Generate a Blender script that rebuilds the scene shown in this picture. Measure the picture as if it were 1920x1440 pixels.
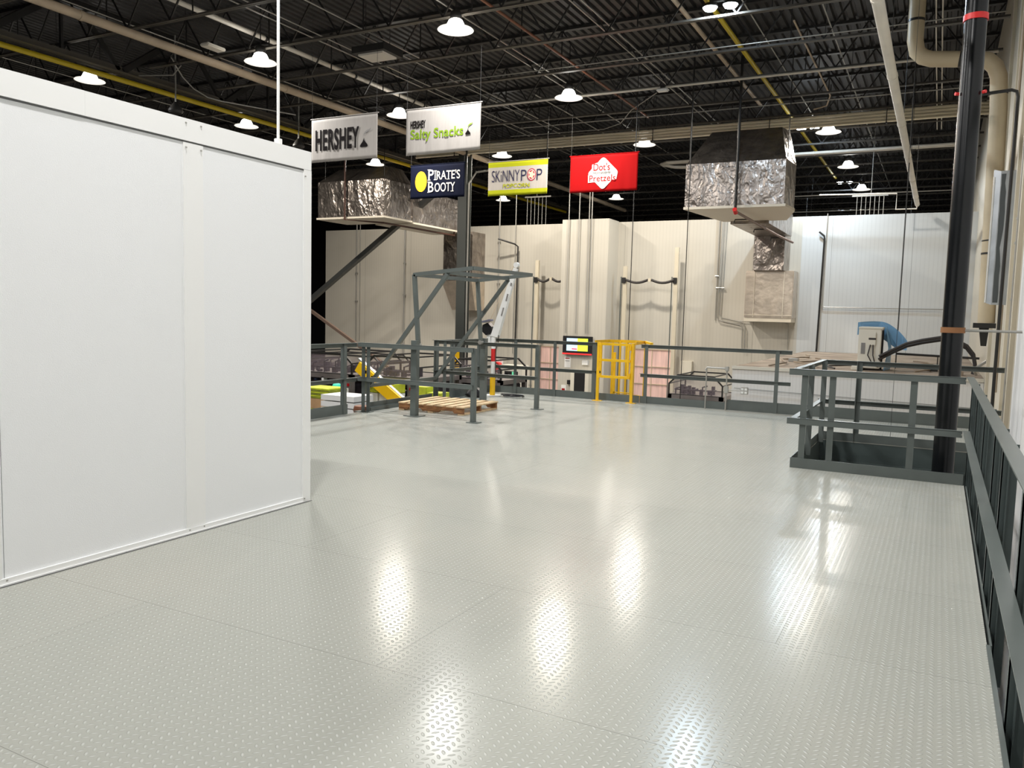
import bpy, bmesh, math, random
from mathutils import Vector, Matrix
random.seed(4)
S = bpy.context.scene
for o in list(bpy.data.objects): bpy.data.objects.remove(o, do_unlink=True)
COL = S.collection
PI = math.pi

# ------------------------------------------------------------------ camera, world, exposure
cam_d = bpy.data.cameras.new('camera'); cam = bpy.data.objects.new('camera', cam_d); COL.objects.link(cam)
cam_d.sensor_fit = 'HORIZONTAL'; cam_d.sensor_width = 36.0; cam_d.lens = 36.0 * 1521.53 / 1920.0
cam_d.clip_start = 0.05; cam_d.clip_end = 200
_r = Vector((0.88456, 0.46571, 0.02595)); _d = Vector((0.064, -0.06608, -0.99576)); _f = Vector((-0.46202, 0.88247, -0.08826))
_r.normalize(); _f = (_f - _r * _f.dot(_r)).normalized(); _u = _r.cross(_f).normalized()
M4 = Matrix((( _r.x, _u.x, -_f.x, 0), (_r.y, _u.y, -_f.y, 0), (_r.z, _u.z, -_f.z, 1.6), (0, 0, 0, 1)))
cam.matrix_world = M4
S.camera = cam
W = bpy.data.worlds.new('world'); S.world = W; W.use_nodes = True
W.node_tree.nodes['Background'].inputs[0].default_value = (0.55, 0.58, 0.6, 1)
W.node_tree.nodes['Background'].inputs[1].default_value = 0.05
S.view_settings.view_transform = 'Standard'; S.view_settings.look = 'None'
S.view_settings.gamma = 1; S.view_settings.exposure = 0.10
S.view_settings.use_curve_mapping = False
LAMP_W = 205.0; FLOOD_W = 270.0
WARM = (1.0, 0.92, 0.80); NEUTRAL = (1.0, 0.985, 0.965); COOL = (0.66, 0.83, 1.0)
GZ = -2.7          # ground floor below the mezzanine deck
RZ = 8.2           # roof deck

# ------------------------------------------------------------------ materials
def mat(name, col, rough=0.5, metal=0.0, spec=0.5, noise=0.0, nscale=4.0, col2=None, bump=0.0, bscale=30.0, stretch=None, emit=None, estr=0.0, alpha=None, coat=0.0):
    m = bpy.data.materials.new(name); m.use_nodes = True
    nt = m.node_tree; b = nt.nodes['Principled BSDF']
    b.inputs['Base Color'].default_value = (*col, 1); b.inputs['Roughness'].default_value = rough
    b.inputs['Metallic'].default_value = metal; b.inputs['Specular IOR Level'].default_value = spec
    b.inputs['Coat Weight'].default_value = coat
    if emit: b.inputs['Emission Color'].default_value = (*emit, 1); b.inputs['Emission Strength'].default_value = estr
    if alpha is not None: b.inputs['Alpha'].default_value = alpha
    tc = nt.nodes.new('ShaderNodeTexCoord'); mp = nt.nodes.new('ShaderNodeMapping')
    nt.links.new(tc.outputs['Object'], mp.inputs[0])
    if stretch: mp.inputs['Scale'].default_value = stretch
    n = nt.nodes.new('ShaderNodeTexNoise'); n.inputs['Scale'].default_value = nscale; n.inputs['Detail'].default_value = 5
    nt.links.new(mp.outputs[0], n.inputs['Vector'])
    c2 = col2 or tuple(min(1, c * (1 + noise)) for c in col)
    if noise or col2:
        r = nt.nodes.new('ShaderNodeValToRGB'); r.color_ramp.elements[0].position = 0.35; r.color_ramp.elements[1].position = 0.65
        c1 = col if col2 else tuple(c * (1 - noise) for c in col)
        r.color_ramp.elements[0].color = (*c1, 1); r.color_ramp.elements[1].color = (*c2, 1)
        nt.links.new(n.outputs['Fac'], r.inputs[0]); nt.links.new(r.outputs[0], b.inputs['Base Color'])
    if bump:
        n2 = nt.nodes.new('ShaderNodeTexNoise'); n2.inputs['Scale'].default_value = bscale; n2.inputs['Detail'].default_value = 4
        nt.links.new(mp.outputs[0], n2.inputs['Vector'])
        bp = nt.nodes.new('ShaderNodeBump'); bp.inputs['Strength'].default_value = bump; bp.inputs['Distance'].default_value = 0.02
        nt.links.new(n2.outputs['Fac'], bp.inputs['Height']); nt.links.new(bp.outputs[0], b.inputs['Normal'])
    return m
M = {}
M['rail'] = mat('rail grey paint', (0.108, 0.124, 0.117), 0.34, noise=0.08, nscale=3)
M['raildark'] = mat('deck steel paint', (0.060, 0.078, 0.076), 0.4, noise=0.1, nscale=3)
M['yellow'] = mat('safety yellow', (0.85, 0.50, 0.01), 0.35, noise=0.05)
M['blackpipe'] = mat('black paint', (0.006, 0.007, 0.008), 0.25, noise=0.3, nscale=2, spec=0.35)
M['blackiron'] = mat('black iron', (0.02, 0.019, 0.018), 0.4)
M['roof'] = mat('dark roof deck', (0.027, 0.026, 0.026), 0.55, noise=0.4, nscale=1.2)
M['joist'] = mat('joist black paint', (0.020, 0.019, 0.018), 0.45)
M['joistchord'] = mat('joist chord paint', (0.10, 0.09, 0.075), 0.45)
M['dark'] = mat('dark shell', (0.010, 0.010, 0.011), 0.8)
M['tan'] = mat('tan pipe', (0.50, 0.40, 0.29), 0.45, noise=0.12, nscale=2)
M['pvc'] = mat('white pvc', (0.74, 0.69, 0.61), 0.4, noise=0.06, nscale=2)
M['gas'] = mat('yellow gas pipe', (0.62, 0.47, 0.02), 0.4)
M['rust'] = mat('red brown pipe', (0.22, 0.09, 0.05), 0.5)
M['emt'] = mat('galvanised conduit', (0.42, 0.41, 0.38), 0.35, metal=0.5)
M['tray'] = mat('cream insulation', (0.88, 0.80, 0.62), 0.5, noise=0.1, nscale=1.0, stretch=(1, 12, 12))
M['white'] = mat('white enamel', (0.80, 0.80, 0.78), 0.35)
M['red'] = mat('red paint', (0.65, 0.02, 0.02), 0.4)
M['black'] = mat('black plastic', (0.012, 0.012, 0.014), 0.4)
M['foil'] = None
M['foilsmooth'] = mat('taped foil jacket', (0.60, 0.52, 0.43), 0.36, metal=0.75, noise=0.12, nscale=4, bump=0.6, bscale=4)
M['scrim'] = mat('duct underside jacket', (0.72, 0.66, 0.55), 0.5, bump=0.3, bscale=3)
M['galv'] = mat('galvanised sheet', (0.50, 0.53, 0.56), 0.32, metal=0.7, noise=0.15, nscale=3)
M['brownduct'] = mat('cream round duct', (0.56, 0.46, 0.31), 0.45, noise=0.1, nscale=1.5)
M['wood'] = mat('pallet wood', (0.62, 0.45, 0.26), 0.7, noise=0.25, nscale=3, stretch=(1.2, 14, 10))
M['woodside'] = mat('pallet side wood', (0.30, 0.14, 0.05), 0.65, col2=(0.17, 0.07, 0.025), nscale=3, stretch=(2, 10, 14))
M['dust'] = mat('dusty roof', (0.34, 0.27, 0.20), 0.9, col2=(0.20, 0.15, 0.11), nscale=1.5)
M['cream'] = mat('cream paint', (0.60, 0.54, 0.42), 0.5, noise=0.06, nscale=1)
M['acwhite'] = mat('aged white cabinet', (0.72, 0.68, 0.58), 0.45)
M['blueplastic'] = mat('blue plastic sheet', (0.16, 0.33, 0.52), 0.35)
M['rubber'] = mat('rubber hose', (0.035, 0.03, 0.028), 0.6)
M['stainless'] = mat('machine stainless', (0.20, 0.175, 0.165), 0.4, metal=0.4, noise=0.2, nscale=2)
M['machdark'] = mat('machine dark', (0.015, 0.014, 0.018), 0.5, col2=(0.045, 0.035, 0.045), nscale=9)
M['pane'] = mat('tinted guard window', (0.42, 0.34, 0.36), 0.1, alpha=0.12)
M['blueblack'] = mat('dark blue mechanism', (0.02, 0.03, 0.06), 0.4, noise=0.6, nscale=8)
M['curtain'] = mat('pink strip curtain', (0.80, 0.55, 0.50), 0.25, noise=0.12, nscale=2, stretch=(6, 6, 0.6))
M['paper'] = mat('paper', (0.82, 0.82, 0.80), 0.7)
M['carton'] = mat('kraft carton', (0.46, 0.28, 0.14), 0.8, noise=0.1)
M['lime'] = mat('lime carton', (0.50, 0.56, 0.03), 0.6, noise=0.2, nscale=5)
M['limedark'] = mat('olive carton', (0.24, 0.27, 0.03), 0.6, noise=0.25, nscale=6)
M['glow'] = mat('lamp glass', (1, 1, 1), 0.4, emit=(1, 0.97, 0.90), estr=14.0)
M['glowcool'] = mat('cool lamp glass', (1, 1, 1), 0.4, emit=(0.80, 0.90, 1.0), estr=60.0)
M['rim'] = mat('lamp rim', (0.9, 0.9, 0.88), 0.3, emit=(1, 0.95, 0.85), estr=0.9)
M['greenlamp'] = mat('green screen', (0.1, 0.6, 0.3), 0.4, emit=(0.25, 0.9, 0.5), estr=0.9)
M['banner_white'] = mat('white banner cloth', (0.36, 0.335, 0.31), 0.8, spec=0.08, noise=0.04, nscale=5, stretch=(8, 1, 0.6))
M['banner_navy'] = mat('navy banner cloth', (0.002, 0.0035, 0.013), 0.8, spec=0.08)
M['banner_red'] = mat('red banner cloth', (0.27, 0.003, 0.004), 0.8, spec=0.08)
M['ink_black'] = mat('black print', (0.006, 0.004, 0.004), 0.8, spec=0.08)
M['ink_green'] = mat('green print', (0.18, 0.29, 0.015), 0.8, spec=0.08)
M['ink_lime'] = mat('lime print', (0.34, 0.36, 0.012), 0.8, spec=0.08)
M['ink_grey'] = mat('grey print', (0.25, 0.24, 0.23), 0.8, spec=0.08)
M['ink_white'] = mat('white print', (0.62, 0.60, 0.57), 0.8, spec=0.08)
M['ink_red'] = mat('red print', (0.33, 0.01, 0.012), 0.8, spec=0.08)
M['ink_yellow'] = mat('yellow print', (0.60, 0.33, 0.02), 0.8, spec=0.08)
M['ink_maroon'] = mat('maroon print', (0.30, 0.02, 0.04), 0.8, spec=0.08)
M['ink_peach'] = mat('peach print', (0.85, 0.50, 0.36), 0.8, spec=0.08)
M['ink_navy'] = mat('navy print', (0.02, 0.02, 0.06), 0.8, spec=0.08)
M['ground'] = mat('ground concrete', (0.20, 0.19, 0.175), 0.5, noise=0.15)

def foil_mat(name, col, rough, amt, scale):
    m = mat(name, col, rough, metal=0.9, noise=0.25, nscale=3); nt = m.node_tree; b = nt.nodes['Principled BSDF']
    tc = nt.nodes.new('ShaderNodeTexCoord'); n = nt.nodes.new('ShaderNodeTexNoise'); n.inputs['Scale'].default_value = 2.0; n.inputs['Detail'].default_value = 3
    nt.links.new(tc.outputs['Object'], n.inputs['Vector'])
    ad = nt.nodes.new('ShaderNodeVectorMath'); ad.operation = 'MULTIPLY_ADD'; ad.inputs[1].default_value = (0.5, 0.5, 0.5)
    mp = nt.nodes.new('ShaderNodeMapping'); mp.inputs['Scale'].default_value = (1.0, 1.0, 0.45); mp.inputs['Rotation'].default_value = (0.25, 0.3, 0); nt.links.new(tc.outputs['Object'], mp.inputs[0])
    nt.links.new(n.outputs['Color'], ad.inputs[0]); nt.links.new(mp.outputs[0], ad.inputs[2])
    last = None
    for k, (sc, w) in enumerate(((scale, 1.0), (scale*2.3, 0.5), (scale*5, 0.2))):
        v = nt.nodes.new('ShaderNodeTexVoronoi'); v.inputs['Scale'].default_value = sc; nt.links.new(ad.outputs[0], v.inputs['Vector'])
        q = nt.nodes.new('ShaderNodeMath'); q.operation = 'MULTIPLY'; q.inputs[1].default_value = w; nt.links.new(v.outputs['Distance'], q.inputs[0])
        if last is None: last = q.outputs[0]
        else:
            s_ = nt.nodes.new('ShaderNodeMath'); s_.operation = 'ADD'; nt.links.new(last, s_.inputs[0]); nt.links.new(q.outputs[0], s_.inputs[1]); last = s_.outputs[0]
    bp = nt.nodes.new('ShaderNodeBump'); bp.inputs['Strength'].default_value = amt; bp.inputs['Distance'].default_value = 0.09
    nt.links.new(last, bp.inputs['Height']); nt.links.new(bp.outputs[0], b.inputs['Normal'])
    return m
M['foil'] = foil_mat('crumpled foil', (0.34, 0.30, 0.27), 0.32, 0.5, 2.4)
def nd(nt, t, **k):
    n = nt.nodes.new(t)
    for a, b in k.items(): setattr(n, a, b)
    return n
def math_(nt, op, a, b=None, c=None):
    n = nt.nodes.new('ShaderNodeMath'); n.operation = op
    for i, v in enumerate((a, b, c)):
        if v is None: continue
        if isinstance(v, (int, float)): n.inputs[i].default_value = v
        else: nt.links.new(v, n.inputs[i])
    return n.outputs[0]

def floor_mat():
    m = bpy.data.materials.new('grey painted tread plate'); m.use_nodes = True
    nt = m.node_tree; b = nt.nodes['Principled BSDF']; L = nt.links.new
    tc = nd(nt, 'ShaderNodeTexCoord'); sp = nd(nt, 'ShaderNodeSeparateXYZ'); L(tc.outputs['Object'], sp.inputs[0])
    X, Y = sp.outputs[0], sp.outputs[1]
    P = 0.034
    def bars(sign, off):
        # lozenge bars on a staggered grid
        u = math_(nt, 'DIVIDE', X, P); v = math_(nt, 'DIVIDE', Y, P)
        if off: u = math_(nt, 'ADD', u, 1.0)
        fu = math_(nt, 'SUBTRACT', math_(nt, 'FLOORED_MODULO', u, 2.0), 1.0)
        row = math_(nt, 'FLOORED_MODULO', v, 1.0)
        fv = math_(nt, 'SUBTRACT', row, 0.5)
        a = math_(nt, 'MULTIPLY', math_(nt, 'ADD', fu, math_(nt, 'MULTIPLY', fv, sign)), 0.7071)
        c = math_(nt, 'MULTIPLY', math_(nt, 'SUBTRACT', fu, math_(nt, 'MULTIPLY', fv, sign)), 0.7071)
        e = math_(nt, 'ADD', math_(nt, 'POWER', math_(nt, 'ABSOLUTE', math_(nt, 'DIVIDE', a, 0.46)), 2.0),
                  math_(nt, 'POWER', math_(nt, 'ABSOLUTE', math_(nt, 'DIVIDE', c, 0.19)), 2.0))
        return math_(nt, 'MAXIMUM', math_(nt, 'SUBTRACT', 1.0, e), 0.0)
    h = math_(nt, 'MAXIMUM', bars(1.0, False), bars(-1.0, True))
    h = math_(nt, 'POWER', h, 0.85)
    n = nd(nt, 'ShaderNodeTexNoise'); n.inputs['Scale'].default_value = 0.9; n.inputs['Detail'].default_value = 3; L(tc.outputs['Object'], n.inputs['Vector'])
    hh = math_(nt, 'ADD', math_(nt, 'MULTIPLY', h, 1.0), math_(nt, 'MULTIPLY', n.outputs['Fac'], 0.9))
    bp = nd(nt, 'ShaderNodeBump'); bp.inputs['Strength'].default_value = 1.0; bp.inputs['Distance'].default_value = 0.0022
    L(hh, bp.inputs['Height']); L(bp.outputs[0], b.inputs['Normal'])
    # plate seams
    br = nd(nt, 'ShaderNodeTexBrick'); br.inputs['Scale'].default_value = 1.0
    mp = nd(nt, 'ShaderNodeMapping'); mp.inputs['Location'].default_value = (0.62, -0.41, 0); L(tc.outputs['Object'], mp.inputs[0]); L(mp.outputs[0], br.inputs['Vector'])
    br.inputs['Brick Width'].default_value = 3.05; br.inputs['Row Height'].default_value = 1.22
    br.inputs['Mortar Size'].default_value = 0.0012; br.inputs['Mortar Smooth'].default_value = 0.0
    br.inputs['Color1'].default_value = (0.372, 0.378, 0.338, 1); br.inputs['Color2'].default_value = (0.380, 0.385, 0.345, 1)
    br.inputs['Mortar'].default_value = (0.17, 0.175, 0.155, 1)
    n3 = nd(nt, 'ShaderNodeTexNoise'); n3.inputs['Scale'].default_value = 0.55; n3.inputs['Detail'].default_value = 7; L(tc.outputs['Object'], n3.inputs['Vector'])
    rp = nd(nt, 'ShaderNodeValToRGB'); rp.color_ramp.elements[0].position = 0.50; rp.color_ramp.elements[1].position = 0.85
    rp.color_ramp.elements[0].color = (0, 0, 0, 1); rp.color_ramp.elements[1].color = (0.30, 0.30, 0.30, 1)
    L(n3.outputs['Fac'], rp.inputs[0])
    mx = nd(nt, 'ShaderNodeMixRGB'); mx.inputs[2].default_value = (0.52, 0.46, 0.39, 1); L(rp.outputs[0], mx.inputs[0]); L(br.outputs['Color'], mx.inputs[1])
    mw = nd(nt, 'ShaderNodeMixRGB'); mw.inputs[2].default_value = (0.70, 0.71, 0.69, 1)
    L(math_(nt, 'MULTIPLY', math_(nt, 'POWER', h, 2.0), 0.42), mw.inputs[0]); L(mx.outputs[0], mw.inputs[1])   # lamp glints on the bar tops, painted in as a lighter colour
    L(mw.outputs[0], b.inputs['Base Color'])
    rr = math_(nt, 'SUBTRACT', math_(nt, 'ADD', 0.19, math_(nt, 'MULTIPLY', rp.outputs[0], 0.25)), math_(nt, 'MULTIPLY', h, 0.09)); L(rr, b.inputs['Roughness'])
    b.inputs['Specular IOR Level'].default_value = 0.12
    return m
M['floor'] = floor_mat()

def panel_mat(name, col, seam, rib=0.10, ribamt=0.05, seamcol=0.45, axis=0, rough=0.4, seamw=0.006, off=0.0):
    m = bpy.data.materials.new(name); m.use_nodes = True
    nt = m.node_tree; b = nt.nodes['Principled BSDF']; L = nt.links.new
    tc = nd(nt, 'ShaderNodeTexCoord'); sp = nd(nt, 'ShaderNodeSeparateXYZ'); L(tc.outputs['Object'], sp.inputs[0])
    X = math_(nt, 'ADD', sp.outputs[axis], off)
    f = math_(nt, 'PINGPONG', X, seam / 2)
    s = math_(nt, 'LESS_THAN', f, seamw)
    n = nd(nt, 'ShaderNodeTexNoise'); n.inputs['Scale'].default_value = 0.7; L(tc.outputs['Object'], n.inputs['Vector'])
    r = math_(nt, 'PINGPONG', X, rib / 2)
    rs = math_(nt, 'MULTIPLY', math_(nt, 'LESS_THAN', r, rib * 0.12), ribamt)
    fac = math_(nt, 'ADD', math_(nt, 'SUBTRACT', 1.0, rs), math_(nt, 'MULTIPLY', math_(nt, 'SUBTRACT', n.outputs['Fac'], 0.5), 0.12))
    fac = math_(nt, 'MULTIPLY', fac, math_(nt, 'SUBTRACT', 1.0, math_(nt, 'MULTIPLY', s, seamcol)))
    vm = nd(nt, 'ShaderNodeVectorMath', operation='SCALE'); vm.inputs[0].default_value = col; L(fac, vm.inputs['Scale'])
    L(vm.outputs[0], b.inputs['Base Color']); b.inputs['Roughness'].default_value = rough
    bp = nd(nt, 'ShaderNodeBump'); bp.inputs['Strength'].default_value = 0.5; bp.inputs['Distance'].default_value = 0.004
    L(r, bp.inputs['Height']); L(bp.outputs[0], b.inputs['Normal'])
    return m
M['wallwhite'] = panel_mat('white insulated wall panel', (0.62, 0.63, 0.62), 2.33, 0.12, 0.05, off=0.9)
M['wallpanel'] = panel_mat('insulated wall panel', (0.54, 0.51, 0.445), 2.33, 0.12, 0.05, off=0.9)
M['wallright'] = panel_mat('ribbed cream wall', (0.62, 0.56, 0.45), 0.9, 0.22, 0.22, axis=1)
M['roompanel'] = panel_mat('white ribbed room panel', (0.80, 0.79, 0.76), 1.17, 0.07, 0.06, seamcol=0.15)
def smooth_panel():
    m = mat('white embossed panel', (0.86, 0.87, 0.88), 0.42, bump=0.10, bscale=160)
    return m
M['box'] = smooth_panel()
M['boxtrim'] = mat('white trim', (0.88, 0.88, 0.87), 0.4)
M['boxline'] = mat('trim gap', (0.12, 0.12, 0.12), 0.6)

# ------------------------------------------------------------------ mesh builder
class MB:
    def __init__(s): s.bm = bmesh.new()
    def box(s, x0, x1, y0, y1, z0, z1, bev=0.0):
        v = [s.bm.verts.new(p) for p in ((x0,y0,z0),(x1,y0,z0),(x1,y1,z0),(x0,y1,z0),(x0,y0,z1),(x1,y0,z1),(x1,y1,z1),(x0,y1,z1))]
        fs = [s.bm.faces.new([v[i] for i in q]) for q in ((0,3,2,1),(4,5,6,7),(0,1,5,4),(1,2,6,5),(2,3,7,6),(3,0,4,7))]
        if bev:
            es = list({e for f in fs for e in f.edges})
            bmesh.ops.bevel(s.bm, geom=es, offset=bev, segments=2, affect='EDGES')
        return s
    def prism(s, pts, a, b):
        """side faces between polygon pts shifted by a and by b (vectors)"""
        a = Vector(a); b = Vector(b); n = len(pts)
        v0 = [s.bm.verts.new(Vector(p) + a) for p in pts]; v1 = [s.bm.verts.new(Vector(p) + b) for p in pts]
        s.bm.faces.new(v0[::-1]); s.bm.faces.new(v1)
        for i in range(n): s.bm.faces.new((v0[i], v0[(i+1) % n], v1[(i+1) % n], v1[i]))
        return s
    def loft(s, rings, cap=True):
        vs = [[s.bm.verts.new(p) for p in r] for r in rings]; n = len(vs[0])
        for a, b in zip(vs, vs[1:]):
            for i in range(n): s.bm.faces.new((a[i], a[(i+1) % n], b[(i+1) % n], b[i]))
        if cap: s.bm.faces.new(vs[0][::-1]); s.bm.faces.new(vs[-1])
        return s
    def bar(s, p, q, w, h, up=(0, 0, 1)):
        p = Vector(p); q = Vector(q); d = (q - p).normalized(); u = Vector(up)
        if abs(d.dot(u)) > 0.95: u = Vector((0, 1, 0))
        x = d.cross(u).normalized(); u = x.cross(d).normalized()
        o = [x*w/2 + u*h/2, -x*w/2 + u*h/2, -x*w/2 - u*h/2, x*w/2 - u*h/2]
        return s.loft([[p + k for k in o], [q + k for k in o]])
    def tube(s, pts, r, n=10, cap=True):
        pts = [Vector(p) for p in pts]; rings = []
        ref = Vector((0, 0, 1))
        for i, p in enumerate(pts):
            a = pts[max(i-1, 0)]; b = pts[min(i+1, len(pts)-1)]; d = (b - a).normalized()
            if i == 0:
                if abs(d.dot(ref)) > 0.9: ref = Vector((1, 0, 0))
                x = d.cross(ref).normalized()
            else: x = (x - d * x.dot(d)).normalized()
            y = d.cross(x).normalized(); rr = r[i] if isinstance(r, (list, tuple)) else r
            k = 1.0
            if 0 < i < len(pts) - 1:
                c = (p - pts[i-1]).normalized().dot((pts[i+1] - p).normalized()); k = 1.0 / max(0.6, math.sqrt(max(0.1, (1 + c) / 2))) 
                k = 1.0
            rings.append([p + (x * math.cos(2*PI*j/n) + y * math.sin(2*PI*j/n)) * rr * k for j in range(n)])
        s.loft(rings, cap)
        for f in s.bm.faces[-n*(len(pts)-1):] if False else []: pass
        return s
    def lathe(s, prof, c=(0, 0, 0), n=24):
        rings = []
        for r, z in prof: rings.append([Vector((c[0] + r*math.cos(2*PI*j/n), c[1] + r*math.sin(2*PI*j/n), c[2] + z)) for j in range(n)])
        return s.loft(rings)
    def build(s, name, m, parent=None, smooth=False, loc=None):
        bmesh.ops.recalc_face_normals(s.bm, faces=s.bm.faces)
        me = bpy.data.meshes.new(name); s.bm.to_mesh(me); s.bm.free()
        if smooth:
            me.polygons.foreach_set('use_smooth', [True] * len(me.polygons))
            try: me.set_sharp_from_angle(angle=math.radians(40))
            except Exception: pass
        o = bpy.data.objects.new(name, me); COL.objects.link(o)
        ms = m if isinstance(m, (list, tuple)) else [m]
        for k in ms: me.materials.append(M[k] if isinstance(k, str) else k)
        if parent is not None:
            o.parent = parent
            L = wloc(parent)
            me.transform(Matrix.Translation(-L))
        elif loc is not None:
            me.transform(Matrix.Translation(-Vector(loc))); o.location = loc
        return o
def wloc(o):
    L = Vector((0, 0, 0))
    while o is not None: L += o.location; o = o.parent
    return L
def tag(o, label, cat, group=None, kind=None):
    o['label'] = label; o['category'] = cat
    if group: o['group'] = group
    if kind: o['kind'] = kind
    return o
def thing(name, label, cat, loc=(0, 0, 0), group=None):
    o = bpy.data.objects.new(name, None); o.empty_display_size = 0.1; COL.objects.link(o); o.location = loc
    return tag(o, label, cat, group)
def struct(name, mb, m, **k):
    o = mb.build(name, m, **k); o['kind'] = 'structure'; return o
def copy_tree(o, parent=None):
    c = o.copy(); COL.objects.link(c)
    if parent is not None: c.parent = parent
    for ch in [x for x in KIDS(o)]: copy_tree(ch, c)
    return c
def KIDS(o): return [x for x in bpy.data.objects if x.parent == o]
def arc(c, r, a0, a1, u, v, n=8):
    c = Vector(c); u = Vector(u); v = Vector(v)
    return [c + u * r * math.cos(a0 + (a1-a0)*i/n) + v * r * math.sin(a0 + (a1-a0)*i/n) for i in range(n+1)]

# ------------------------------------------------------------------ setting
XL, XR, YF, YN = -7.87, 0.31, 14.23, -4.0
HX0, HY0, HY1, XE = -1.34, 9.128, 11.6, 0.74
f = MB()
for a in ((XL, HX0, YN, YF), (HX0, XR, YN, HY0), (HX0, XE, HY1, YF)): f.box(a[0], a[1], a[2], a[3], -0.012, 0)
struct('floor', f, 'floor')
f = MB()
f.box(XL+0.01, XR-0.05, YN, YN+0.1, -0.32, -0.012)
f.box(XL+0.01, XL+0.1, YN, YF, -0.32, -0.012); f.box(XL+0.1, XE-0.1, YF-0.1, YF-0.01, -0.32, -0.012)
f.box(XR-0.10, XR-0.05, YN, HY0, -0.32, -0.012)
f.box(HX0-0.1, HX0-0.005, HY0-0.1, HY1+0.1, -0.55, -0.012); f.box(HX0, XR-0.1, HY0-0.1, HY0-0.005, -0.32, -0.012); f.box(HX0, XE-0.1, HY1+0.005, HY1+0.1, -0.6, -0.012)
f.box(HX0-0.0, 0.72, HY1-0.02, HY1+0.004, -0.60, -0.56); f.box(HX0, 0.72, HY1-0.05, HY1+0.004, -0.30, -0.27)
struct('trim_1', f, 'raildark')
g = MB(); g.box(-40, 1.2, -8, 60, GZ-0.2, GZ); struct('floor', g, 'ground')
# corrugated roof deck
c = MB(); v = []
x = -40.0; P = 0.20
prof = []
while x < 1.2:
    prof += [(x, 0), (x+0.10, 0), (x+0.125, 0.06), (x+0.175, 0.06)]; x += P
rows = [[c.bm.verts.new((px, yy, RZ + pz)) for px, pz in prof] for yy in (-8, 26, 60)]
for a, b in zip(rows, rows[1:]):
    for i in range(len(prof)-1): c.bm.faces.new((a[i], a[i+1], b[i+1], b[i]))
struct('ceiling', c, 'roof')
w = MB(); w.box(-40, 1.2, -8.2, -8, GZ, RZ+0.1); struct('wall_back', w, 'dark')
w = MB(); w.box(-40, 1.2, 60, 60.2, GZ, RZ+0.1); struct('wall_front', w, 'dark')
w = MB(); w.box(-40.2, -40, -8, 60, GZ, RZ+0.1); struct('wall_left', w, 'dark')
w = MB(); w.box(0.80, 1.0, 10.6, 60, GZ, RZ+0.1); struct('wall_right', w, 'wallright')
w = MB(); w.box(0.76, 1.0, -8, 10.6, GZ, RZ+0.1); struct('wall_right', w, 'boxtrim')
# far insulated panel wall with its projecting pier
w = MB(); w.box(-24.05, -4.15, 28.0, 28.15, GZ, 4.93); struct('wall_far', w, 'wallpanel')
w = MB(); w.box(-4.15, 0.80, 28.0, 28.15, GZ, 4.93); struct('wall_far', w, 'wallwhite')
w = MB(); w.box(-12.25, -10.47, 27.0, 28.0, GZ, 4.95); struct('wall_far', w, 'wallpanel')
w = MB()
for z in (-1.2,): w.box(-24.0, -12.3, 27.985, 28.0, z, z+0.02)
struct('trim_2', w, 'emt')

# ------------------------------------------------------------------ white panel enclosure
BX = -4.543; BT = 2.83; BY = 5.10
t = thing('panel_enclosure', 'large white smooth-panelled enclosure standing on the deck at the left', 'enclosure', (BX, BY, 0))
def bp(x0, x1, y0, y1, z0, z1, name, m, par=t): return MB().box(x0, x1, y0, y1, z0, z1).build(name, m, par)
seams = [(-3.0, 0.08), (0.20, 2.60), (2.62, 3.86), (4.02, 5.02)]
for a, b in ((-4, 0.2), (0.2, 2.612), (2.616, 3.905), (3.905, BY-0.01)): bp(BX-0.1, BX, a, b, 0.0, BT-0.05, 'wall_panel', 'box')
bp(-7.5, BX-0.1, BY-0.11, BY-0.01, 0, BT-0.05, 'wall_panel', 'box')
bp(-7.5, BX-0.1, -4, BY-0.11, BT-0.12, BT-0.05, 'roof_panel', 'box')
m_ = MB(); m_.box(BX-0.11, BX+0.012, -4, 3.15, BT-0.145, BT); m_.build('top_trim', 'boxtrim', t)
m_ = MB(); m_.box(BX-0.11, BX+0.010, 3.152, BY, BT-0.145, BT); m_.build('top_trim', 'boxtrim', t)
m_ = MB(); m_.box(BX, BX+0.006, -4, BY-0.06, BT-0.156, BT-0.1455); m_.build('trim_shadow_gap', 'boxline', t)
bp(BX, BX+0.006, 3.855, 4.02, 0.045, BT-0.156, 'joint_strip', 'boxtrim')
bp(BX, BX+0.006, 2.53, 2.60, 0.045, BT-0.156, 'joint_strip', 'boxtrim')
m_ = MB(); m_.box(BX, BX+0.009, BY-0.085, BY+0.003, 0.0, BT-0.146); m_.box(BX-0.10, BX, BY-0.009, BY+0.003, 0, BT-0.146); m_.build('corner_trim', 'boxtrim', t)
m_ = MB(); m_.box(BX, BX+0.022, -4, BY-0.086, 0.0, 0.012); m_.box(BX, BX+0.014, -4, BY-0.086, 0.012, 0.042); m_.build('base_channel', 'boxtrim', t)
m_ = MB(); m_.box(BX+0.022, BX+0.030, -4, BY, 0.0, 0.004); m_.build('base_sealant', 'boxline', t)
for (y, z) in ((3.875, BT-0.03), (4.0, BT-0.03), (3.875, BT-0.19), (4.0, BT-0.19), (5.03, BT-0.2), (3.875, 0.03), (4.0, 0.03), (2.62, 0.03), (5.03, 0.03)):
    MB().box(BX+0.009, BX+0.016, y-0.005, y+0.005, z-0.005, z+0.005).build('screw', 'emt', t)
t2 = thing('hanger_rod', 'thin white vertical rod rising from the top of the white enclosure', 'rod', (-4.60, 4.80, BT))
MB().tube([(-4.60, 4.80, BT-0.02), (-4.60, 4.80, RZ)], 0.011, 8).build('rod_shaft', 'white', t2)
MB().tube([(-4.60, 4.80, BT), (-4.60, 4.80, BT+0.05)], 0.03, 8).build('rod_base', 'white', t2)

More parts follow.
